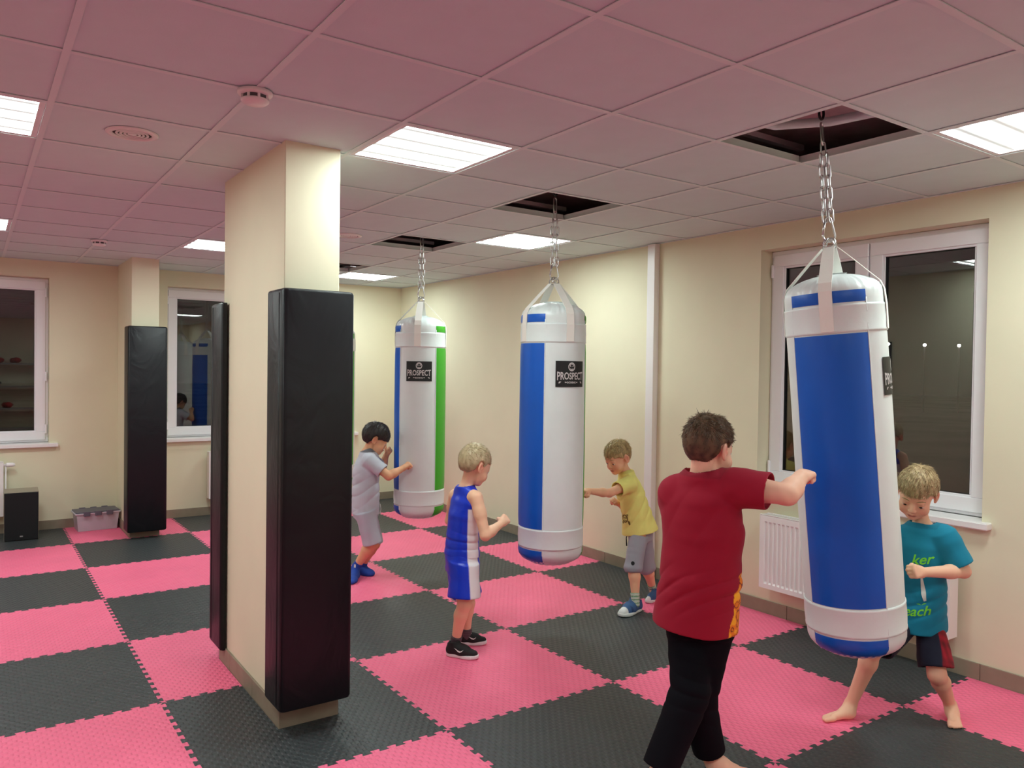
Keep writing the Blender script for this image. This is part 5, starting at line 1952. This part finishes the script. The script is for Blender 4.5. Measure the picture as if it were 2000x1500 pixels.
def ridge(x): return (1 - np.abs(np.sin(x))) ** 1.6 - 0.35
CAMF = V3(math.cos(0.9637), math.sin(0.9637), 0)      # room direction away from the photographer
CAMR = V3(math.sin(0.9637), -math.cos(0.9637), 0)     # room direction to the photographer's right
def only(*names): return names

# ---- boy in blue and white satin boxing kit
def boy_blue():
    g = build_person('blue', dict(skin=(244, 196, 164), flush=(230, 140, 118), shod=True, palm=dict(R=-UPV * .3 - CAMR * .2 + CAMF * .8, L=-UPV + CAMR * .3), thumb=dict(R=UPV, L=UPV), arm=1.04, leg=0.95, torso=0.96, neckw=0.95, foot=0.9, hand=1.08,
        hair=dict(col=(214, 196, 158), dark=(158, 138, 104), t=0.011, top=1.9, fringe=0.030, side=0.004, back=-0.050, len=0.020, seed=3, n=2600, lift=0.10, forward=0.6, fade=0.30, rough=0.7)))
    J, sc = g.J, g.sc
    blue, white, dark = (np.array(lin(c)[:3]) for c in ((6, 54, 208), (240, 236, 240), (14, 18, 60)))
    pel = J['pel']
    def jersey(V):
        ang = np.degrees(np.arctan2((V - pel) @ g.side, (V - pel) @ g.front))   # 90 = right side
        a = np.abs(ang)
        w = np.clip((24 - np.abs(a - 84)) / 2.5, 0, 1)[:, None]
        up = ((V - pel) @ g.spine)
        w = w * np.clip((0.285 * sc - up) / 0.006, 0, 1)[:, None]
        return blue * (1 - w) + white * w
    st = []
    for S, sg in (('R', 1), ('L', -1)):
        sh = J['sh' + S]
        st.append(Ell(sh + g.side * sg * 0.026 * sc - g.spine * 0.014 * sc, (0.044 * sc, 0.066 * sc, 0.076 * sc), np.array([g.side, g.front, g.spine]), k=0.004))
    cr = lambda p: 0.005 * ridge(((p - pel) @ g.spine) * 62 + wob(p, 31, 14) * 1.8) * np.exp(-(((p - pel) @ g.spine - 0.09) / 0.06) ** 2)
    sh = tshirt(g, None, hem=-0.002, w=0.100, dpt=0.084, waist=0.100, hemw=0.113, hemd=1.20, sleeves=False, tintf=jersey, folds=(0.0014, 26, 5), name='tank_top', material=M_satin, neckr=0.052, armholes=st, creases=cr, shoulder=-0.002)
    sh['label'] = 'royal blue satin top with white side panels'
    # dark edging of the armholes
    def pants(V):
        ang = np.degrees(np.arctan2((V - pel) @ g.hside, (V - pel) @ g.front))
        a = np.abs(ang)
        w = np.clip((25 - np.abs(a - 82)) / 2.5, 0, 1)[:, None]
        return blue * (1 - w) + white * w
    so = shorts(g, None, top=0.055, leg=0.80, w=0.103, dpt=0.090, lw=0.076, lw1=0.096, tintf=pants, material=M_satin, folds=(0.0022, 20, 15), kk=0.04)
    so['label'] = 'royal blue satin shorts with white side panels'
    for S in 'RL':
        sock(g, S, [(84, 72, 80), (92, 80, 88)], top=0.20, rad=1.02)
        shoe(g, S, (24, 24, 26), (228, 224, 228), swoosh=True, label='black mesh trainer with white sole, laces and side mark')
    tag(g.root, 'small fair-haired boy in shiny blue and white sleeveless boxing kit and black trainers', 'person', 'boys training at the bags')

# ---- boy in grey, punching the blue, white and green bag
def boy_grey():
    g = build_person('grey', dict(skin=(226, 172, 134), flush=(206, 124, 96), build=1.03, palm=dict(R=-UPV * .9 + CAMF * .3, L=-CAMR * .9 - UPV * .1), thumb=dict(R=-CAMR * .2 + CAMF * .9, L=CAMF * -.9), arm=1.10, leg=1.06, torso=1.14, foot=0.9, hand=1.05, shod=True,
        hair=dict(col=(52, 44, 40), dark=(20, 17, 17), t=0.016, top=1.3, fringe=0.010, side=0.004, back=-0.052, len=0.022, seed=11, n=2600, lift=0.10, forward=0.5, rough=0.9)))
    cr = lambda p: 0.008 * ridge(((p - g.J['pel']) @ nrm(g.spine - g.front * 0.45)) * 48 + wob(p, 41, 10) * 1.8) * np.exp(-(((p - g.J['pel']) @ g.spine - 0.14) / 0.12) ** 2)
    s = tshirt(g, (196, 200, 212), hem=0.045, w=0.114, dpt=0.096, waist=0.118, hemw=0.126, bind=0.3, sleeve=0.68, swid=0.053, folds=(0.0032, 22, 51), neckr=0.054, creases=cr)
    s['label'] = 'loose light grey t-shirt with creases'
    J, sc = g.J, g.sc
    q = shorts(g, (186, 190, 204), top=0.06, leg=0.99, w=0.110, dpt=0.094, lw=0.074, lw1=0.070, folds=(0.004, 20, 55), kk=0.022)
    q['label'] = 'light grey knee-length shorts'
    bm = bmesh.new()
    b0 = J['pel'] + g.front * 0.108 * sc - g.org
    tube(bm, [Vector(b0 + UPV * 0.03), Vector(b0 + g.front * 0.006 - UPV * 0.01), Vector(b0 + g.side * .006 - UPV * 0.05)], 0.0025, 6)
    obj('drawstring', bm, mat('lace_white', (230, 230, 230), .7), q)
    for S in 'RL':
        k = sock(g, S, [(32, 74, 170)], top=0.22, foot=True, rad=1.03)
        k['label'] = 'bright blue ankle sock'
        if S == 'R':
            f = nrm((J['to' + S] - J['he' + S]) * V3(1, 1, 0))
            bm = bmesh.new(); box(bm, -0.007, 0.007, -0.012, 0.012, 0, 0.0005)
            densify(bm, 0.006)
            decal('tag_print', bm, k, g.org, J['an' + S] + UPV * 0.02, CAMR, UPV, -CAMF, mat('lace_white', (230, 230, 230), .7), k)
    tag(g.root, 'black-haired boy in light grey t-shirt and shorts with blue socks, fist on the farther bag', 'person', 'boys training at the bags')

# ---- boy in yellow, leaning in to the middle bag
def boy_yellow():
    g = build_person('yellow', dict(skin=(238, 182, 148), flush=(218, 134, 110), shod=True, palm=dict(L=-UPV * .9 + CAMF * .3, R=-CAMR * .3 + CAMF * .5 - UPV), thumb=dict(L=CAMR * -.1 - CAMF * .9 , R=UPV), arm=1.0, leg=0.98, torso=0.96, hand=1.02,
        hair=dict(col=(216, 190, 138), dark=(132, 106, 70), t=0.010, top=1.6, fringe=0.026, side=0.006, back=-0.048, len=0.026, seed=21, n=3000, lift=0.22, forward=0.7, fade=0.55, rough=1.0)))
    J, sc = g.J, g.sc
    fr_hem = J['pel'] - g.spine * 0.005 + g.front * 0.006
    cr = lambda p: 0.008 * ridge(((p - J['pel']) @ nrm(g.spine * 0.8 + g.front * 0.55)) * 45 + wob(p, 61, 9) * 1.6) * np.exp(-(((p - J['pel']) @ g.spine - 0.18) / 0.11) ** 2)
    s = tshirt(g, (238, 230, 134), hem=0.0, w=0.110, dpt=0.092, waist=0.118, hemw=0.130, hemd=1.42, sleeve=0.62, swid=0.056, folds=(0.0032, 20, 63), neckr=0.052, creases=cr, hemc=fr_hem)
    s['label'] = 'yellow t-shirt with a small brown drawing on the front'
    # small brown scribbled drawing on the front
    M_pr = mat('brown_print', (120, 100, 44), 0.8)
    bm = bmesh.new()
    def blob(cx, cy, rx, ry, n=18, wv=0.0, ri=0.0):
        A = [bm.verts.new((cx + rx * (1 + wv * math.sin(5 * t)) * math.cos(t), cy + ry * (1 + wv * math.sin(7 * t)) * math.sin(t), 0)) for t in [2 * math.pi * k / n for k in range(n)]]
        if ri:
            Bq = [bm.verts.new((cx + ri * rx * math.cos(t), cy + ri * ry * math.sin(t), 0)) for t in [2 * math.pi * k / n for k in range(n)]]
            for k in range(n): bm.faces.new((A[k], A[(k + 1) % n], Bq[(k + 1) % n], Bq[k]))
        else: bm.faces.new(A)
    blob(0, 0, 0.034, 0.028, wv=0.05, ri=0.72)
    blob(-0.010, 0.006, 0.010, 0.008, ri=0.4); blob(0.012, 0.006, 0.010, 0.008, ri=0.4); blob(0.0, -0.012, 0.016, 0.006, ri=0.5)
    blob(0.036, -0.030, 0.008, 0.016, wv=0.1); blob(-0.036, 0.016, 0.008, 0.008, ri=0.3); blob(0.030, 0.024, 0.008, 0.008, ri=0.3); blob(-0.03, -0.028, 0.010, 0.008, wv=.1)
    bmesh.ops.triangulate(bm, faces=[f for f in bm.faces if len(f.verts) > 4]); densify(bm, 0.01)
    dn = nrm(g.front * 0.78 - g.side * 0.6)
    dr = nrm(np.cross(g.spine, dn)) * 1.0
    decal('print', bm, s, g.org, J['pel'] + g.spine * 0.115 + g.front * 0.03, dr, g.spine, dn, M_pr, s)
    q = shorts(g, (160, 160, 170), top=0.10, leg=1.12, w=0.104, dpt=0.086, lw=0.068, lw1=0.058, folds=(0.0045, 20, 65))
    q['label'] = 'mid grey three-quarter joggers with a round black patch'
    bm = bmesh.new()
    b0 = J['pel'] + g.front * 0.100 * sc + g.side * -0.035 - g.org
    tube(bm, [Vector(b0 + UPV * 0.02), Vector(b0 + g.front * 0.014 - UPV * 0.02), Vector(b0 + g.front * 0.010 - UPV * 0.075)], [0.004, 0.004, 0.0055], 6)
    obj('drawstring', bm, mat('black_cord', (20, 20, 22), .8), q)
    bm = bmesh.new(); bmesh.ops.create_circle(bm, cap_ends=True, radius=0.013, segments=20); bmesh.ops.triangulate(bm, faces=bm.faces[:]); densify(bm, 0.006)
    kn = J['knL'] + UPV * 0.045
    decal('patch', bm, q, g.org, kn, CAMR, UPV, nrm(-CAMF - CAMR * 0.25), mat('black_cord', (20, 20, 22), .8), q)
    for S in 'RL':
        sock(g, S, [(196, 206, 190), (120, 160, 120), (210, 214, 200)], top=0.26, rad=0.98)
        shoe(g, S, (58, 92, 138), (220, 224, 222), toe=(232, 236, 236), straps=(44, 74, 120), extra_laces=False, label='blue canvas shoe with white toe cap and two straps')
    tag(g.root, 'small boy in yellow t-shirt and grey joggers reaching one fist to the middle bag', 'person', 'boys training at the bags')

# ---- big boy in dark red, punching the nearest bag
def boy_red():
    g = build_person('red', dict(skin=(240, 190, 164), flush=(222, 134, 118), build=1.06, palm=dict(R=-UPV * .75 - CAMR * .2 - CAMF * .1, L=-UPV), thumb=dict(R=-CAMR * 1.0 + CAMF * .3, L=-CAMR), arm=1.12, leg=0.92, torso=1.16, hand=0.98, neckw=1.16, foot=0.95, res=0.0040, headk=1.05,
        hair=dict(col=(118, 92, 66), dark=(52, 38, 28), t=0.010, top=1.6, fringe=0.026, side=0.002, back=-0.052, len=0.023, seed=31, n=5200, lift=0.30, forward=0.35, fade=0.25, short=0.32, rough=1.3)))
    J, sc = g.J, g.sc
    pel = J['pel']
    red = np.array(lin((152, 0, 40))[:3])
    o1, o2, o3 = (np.array(lin(c)[:3]) for c in ((236, 128, 10), (250, 176, 30), (120, 30, 10)))
    def tintf(V):
        C = np.tile(red, (len(V), 1))
        ang = np.degrees(np.arctan2((V - pel) @ g.side, (V - pel) @ g.front))
        up = (V - pel) @ g.spine
        n = wob(V, 77, 60) ; m = wob(V, 78, 95)
        edge = 108 - np.clip((up - 0.02) / 0.2, -1, 1) * 22
        w = (ang > -100) & (ang < edge + n * 4) & (up < 0.17 + n * 0.02)
        C[w] = o1
        C[w & (m > 0.25)] = o2
        C[w & (np.abs(m + 0.25) < 0.10)] = o3
        return C
    def cr(p):
        u = (p - pel) @ g.spine
        a = 0.0085 * ridge(((p - pel) @ nrm(g.spine + g.side * -0.45)) * 42 + wob(p, 71, 9) * 2.0) * np.exp(-((u - 0.11) / 0.07) ** 2)
        b = 0.005 * ridge(((p - pel) @ nrm(g.spine - g.side * 0.8)) * 38 + wob(p, 72, 8) * 2) * np.exp(-((u - 0.42) / 0.10) ** 2)
        return a + b
    s = tshirt(g, None, hemc=J['pel'] - g.spine * 0.040 * sc - g.side * 0.014, w=0.122, dpt=0.100, waist=0.121, hemw=0.130, hemd=1.22, sleeve=0.66, swid=0.056, tintf=tintf, folds=(0.0030, 16, 73), neckr=0.060, creases=cr)
    s['label'] = 'dark red t-shirt with an orange flame-like print on the front'
    def crp(p):
        d = 0
        for S in 'RL':
            kn = J['kn' + S]
            r_ = np.sqrt(((p - kn) ** 2).sum(-1))
            d = d + 0.009 * ridge((p - kn) @ nrm(UPV + CAMR * .3) * 48 + wob(p, 81, 8) * 1.5) * np.exp(-(r_ / 0.10) ** 2)
        return d
    q = shorts(g, (9, 8, 15), material=M_black_knit, top=0.05, leg=1.90, w=0.104, dpt=0.090, lw=0.063, lw1=0.052, folds=(0.0040, 15, 75), name='trousers', creases=crp)
    q['label'] = 'black tracksuit trousers'
    tag(g.root, 'bigger brown-haired boy in dark red t-shirt and black trousers punching the nearest bag', 'person', 'boys training at the bags')

# ---- boy in teal behind the nearest bag
def boy_teal():
    g = build_person('teal', dict(skin=(240, 190, 162), flush=(216, 132, 112), roll=9, palm=dict(L=-CAMF * .2 - UPV * .3 + CAMF * 1.0, R=CAMR), thumb=dict(L=UPV, R=UPV), arm=1.06, leg=1.0, torso=1.02, hand=1.08, foot=1.0, headk=1.04,
        hair=dict(col=(204, 178, 136), dark=(128, 100, 70), t=0.010, top=1.3, fringe=0.034, side=0.004, back=-0.048, len=0.024, seed=51, n=4200, lift=0.06, forward=0.9, fade=0.35, rough=0.9)))
    J, sc = g.J, g.sc
    cr = lambda p: 0.006 * ridge(((p - J['pel']) @ nrm(g.spine + g.side * 0.4)) * 46 + wob(p, 91, 9) * 2) * np.exp(-(((p - J['pel']) @ g.spine - 0.05) / 0.08) ** 2)
    s = tshirt(g, (12, 128, 160), hem=0.085, w=0.103, dpt=0.090, waist=0.104, hemw=0.116, hemd=1.45, sleeve=0.84, swid=0.060, folds=(0.0028, 20, 93), neckr=0.060, creases=cr)
    s['label'] = 'teal t-shirt with bright green script lettering'
    M_green = mat('lime_print', (122, 224, 60), 0.7)
    M_wp = mat('white_print', (225, 232, 228), 0.7)
    # frame of the chest
    nf = nrm(g.front - g.spine * 0.0)
    rt = nrm(np.cross(g.spine, -nf)) * 1.0
    rt = -g.side                                  # left side of the boy = viewer's right
    def word(txt, size, c, tilt=0.0, x0=0.0, bold=0.0012):
        bm = text_bm(txt, size, None, 0.0, bold)
        # make it flow like script: slant and joined
        for v in bm.verts:
            v.co.x += 0.22 * v.co.y
            x, y = v.co.x, v.co.y
            v.co.x = x * math.cos(tilt) - y * math.sin(tilt); v.co.y = x * math.sin(tilt) + y * math.cos(tilt)
            v.co.z = 0
        densify(bm, 0.012)
        decal('print', bm, s, g.org, c, rt, g.spine, nf, M_green, s)
    ch = J['pel'] + g.spine * 0.235 * 1.0 + g.front * 0.05
    word('ker', 0.066, ch + rt * 0.016 + g.spine * 0.012, 0.0)
    lo = J['pel'] + g.spine * (-0.005) + g.front * 0.05
    word('each', 0.062, lo + rt * 0.004 + g.spine * 0.012, 0.0)
    bm = bmesh.new()
    bm.faces.new([bm.verts.new((x, y, 0)) for x, y in ((-0.006, 0.055), (0.004, 0.050), (0.020, -0.02), (0.022, -0.055), (0.012, -0.058), (0.0, -0.02))])
    bmesh.ops.triangulate(bm, faces=bm.faces[:]); densify(bm, 0.012)
    decal('print', bm, s, g.org, J['pel'] + g.spine * 0.13 + g.front * 0.05 + rt * 0.020, rt, g.spine, nf, M_wp, s)
    bm = bmesh.new()
    for sg in (-1, 1):
        bm.faces.new([bm.verts.new((sg * x, y, 0)) for x, y in ((0.0, 0.0), (0.010, 0.008), (0.022, 0.006), (0.011, 0.003))])
    bmesh.ops.triangulate(bm, faces=bm.faces[:]); densify(bm, 0.01)
    decal('print', bm, s, g.org, J['pel'] + g.spine * 0.055 + g.front * 0.05 + rt * 0.022, rt, g.spine, nf, M_green, s)
    navy, rd = np.array(lin((20, 22, 44))[:3]), np.array(lin((150, 14, 36))[:3])
    def tintf(V):
        ang = np.degrees(np.arctan2(-(V - J['hiL']) @ g.hside, (V - J['hiL']) @ g.front))
        up = (V - J['knL']) @ UPV
        w = np.clip(1 - (np.abs(ang - 62) - (44 - up * 90)) / 2.0, 0, 1) * np.clip(((V - J['pel']) @ -g.hside) / 0.004, 0, 1)
        st = (0.75 + 0.35 * wob(V, 98, 130))[:, None]
        w = w[:, None]
        return navy * (1 - w) + rd * st * w
    q = shorts(g, None, top=0.04, leg=0.88, w=0.094, dpt=0.074, lw=0.058, lw1=0.076, tintf=tintf, folds=(0.0035, 20, 95))
    q['label'] = 'dark navy shorts with a red side stripe'
    tag(g.root, 'barefoot boy in teal t-shirt with green lettering holding the nearest bag from behind', 'person', 'boys training at the bags')

boy_blue()
boy_grey()
boy_yellow()
boy_red()
boy_teal()

# ------------------------------------------------------------------ equipment rack on the wall behind the photographer (mirrored in the left window)
M_rack = mat('rack_metal', (150, 155, 150), 0.45, metal=0.3)
rk = empty('equipment_rack', (-2.3, -6.32, 0))
for sx in (-0.85, 0.85):
    for sy in (-0.2, 0.2):
        obj('post', boxbm(sx - .02, sx + .02, sy - .02, sy + .02, 0.0, 1.95, bevel=.002, seg=1), M_rack, rk)
for z in (0.18, 0.62, 1.10, 1.60):
    obj('shelf', boxbm(-.83, .83, -.18, .18, z, z + .03, bevel=.002, seg=1), M_rack, rk)
tag(rk, 'grey metal equipment rack mirrored in the left window', 'rack')
def glove(x, y, z, rz, m, label):
    t = empty('boxing_glove', (x, y, z)); t.rotation_euler = (0, 0, rz)
    bm = bmesh.new()
    bmesh.ops.create_uvsphere(bm, u_segments=20, v_segments=12, radius=0.075, matrix=Matrix.Translation((0, 0.05, 0.066)) @ Matrix.Diagonal((1, 1.35, 0.86, 1)))
    for f in bm.faces: f.smooth = True
    obj('mitt', bm, m, t)
    bm = bmesh.new()
    bmesh.ops.create_uvsphere(bm, u_segments=14, v_segments=10, radius=0.032, matrix=Matrix.Translation((0.075, 0.03, 0.066)) @ Matrix.Diagonal((1, 1.9, 1, 1)))
    for f in bm.faces: f.smooth = True
    obj('thumb', bm, m, t)
    bm = bmesh.new(); tube(bm, [(0, -0.03, 0.062), (0, -0.13, 0.060)], [0.052, 0.060], 18)
    obj('cuff', bm, m, t)
    tag(t, label, 'boxing glove', 'gloves on the rack')
M_gr = mat('glove_red', (170, 26, 30), 0.4); M_gk = mat('glove_black', (26, 26, 30), 0.4); M_gy = mat('glove_yellow', (210, 180, 40), 0.4)
for k, (x, z, m, c) in enumerate(((-.6, 1.63, M_gr, 'red'), (.05, 1.63, M_gr, 'red'), (.35, 1.63, M_gr, 'red'),
                                  (.0, 1.13, M_gk, 'black'), (-.3, .65, M_gy, 'yellow'), (.2, .65, M_gr, 'red'))):
    lv = {1.63: 'top', 1.13: 'middle', .65: 'lower'}[z]
    where = {-.6: 'alone at one end of', .05: 'in the middle of', .35: 'right of the middle on', .0: 'on', -.3: 'on', .2: 'on'}[x]
    glove(-2.3 + x, -6.32, z, 0.4 * math.sin(k * 2.3), m, '%s boxing glove %s the %s shelf of the mirrored rack' % (c, where, lv))
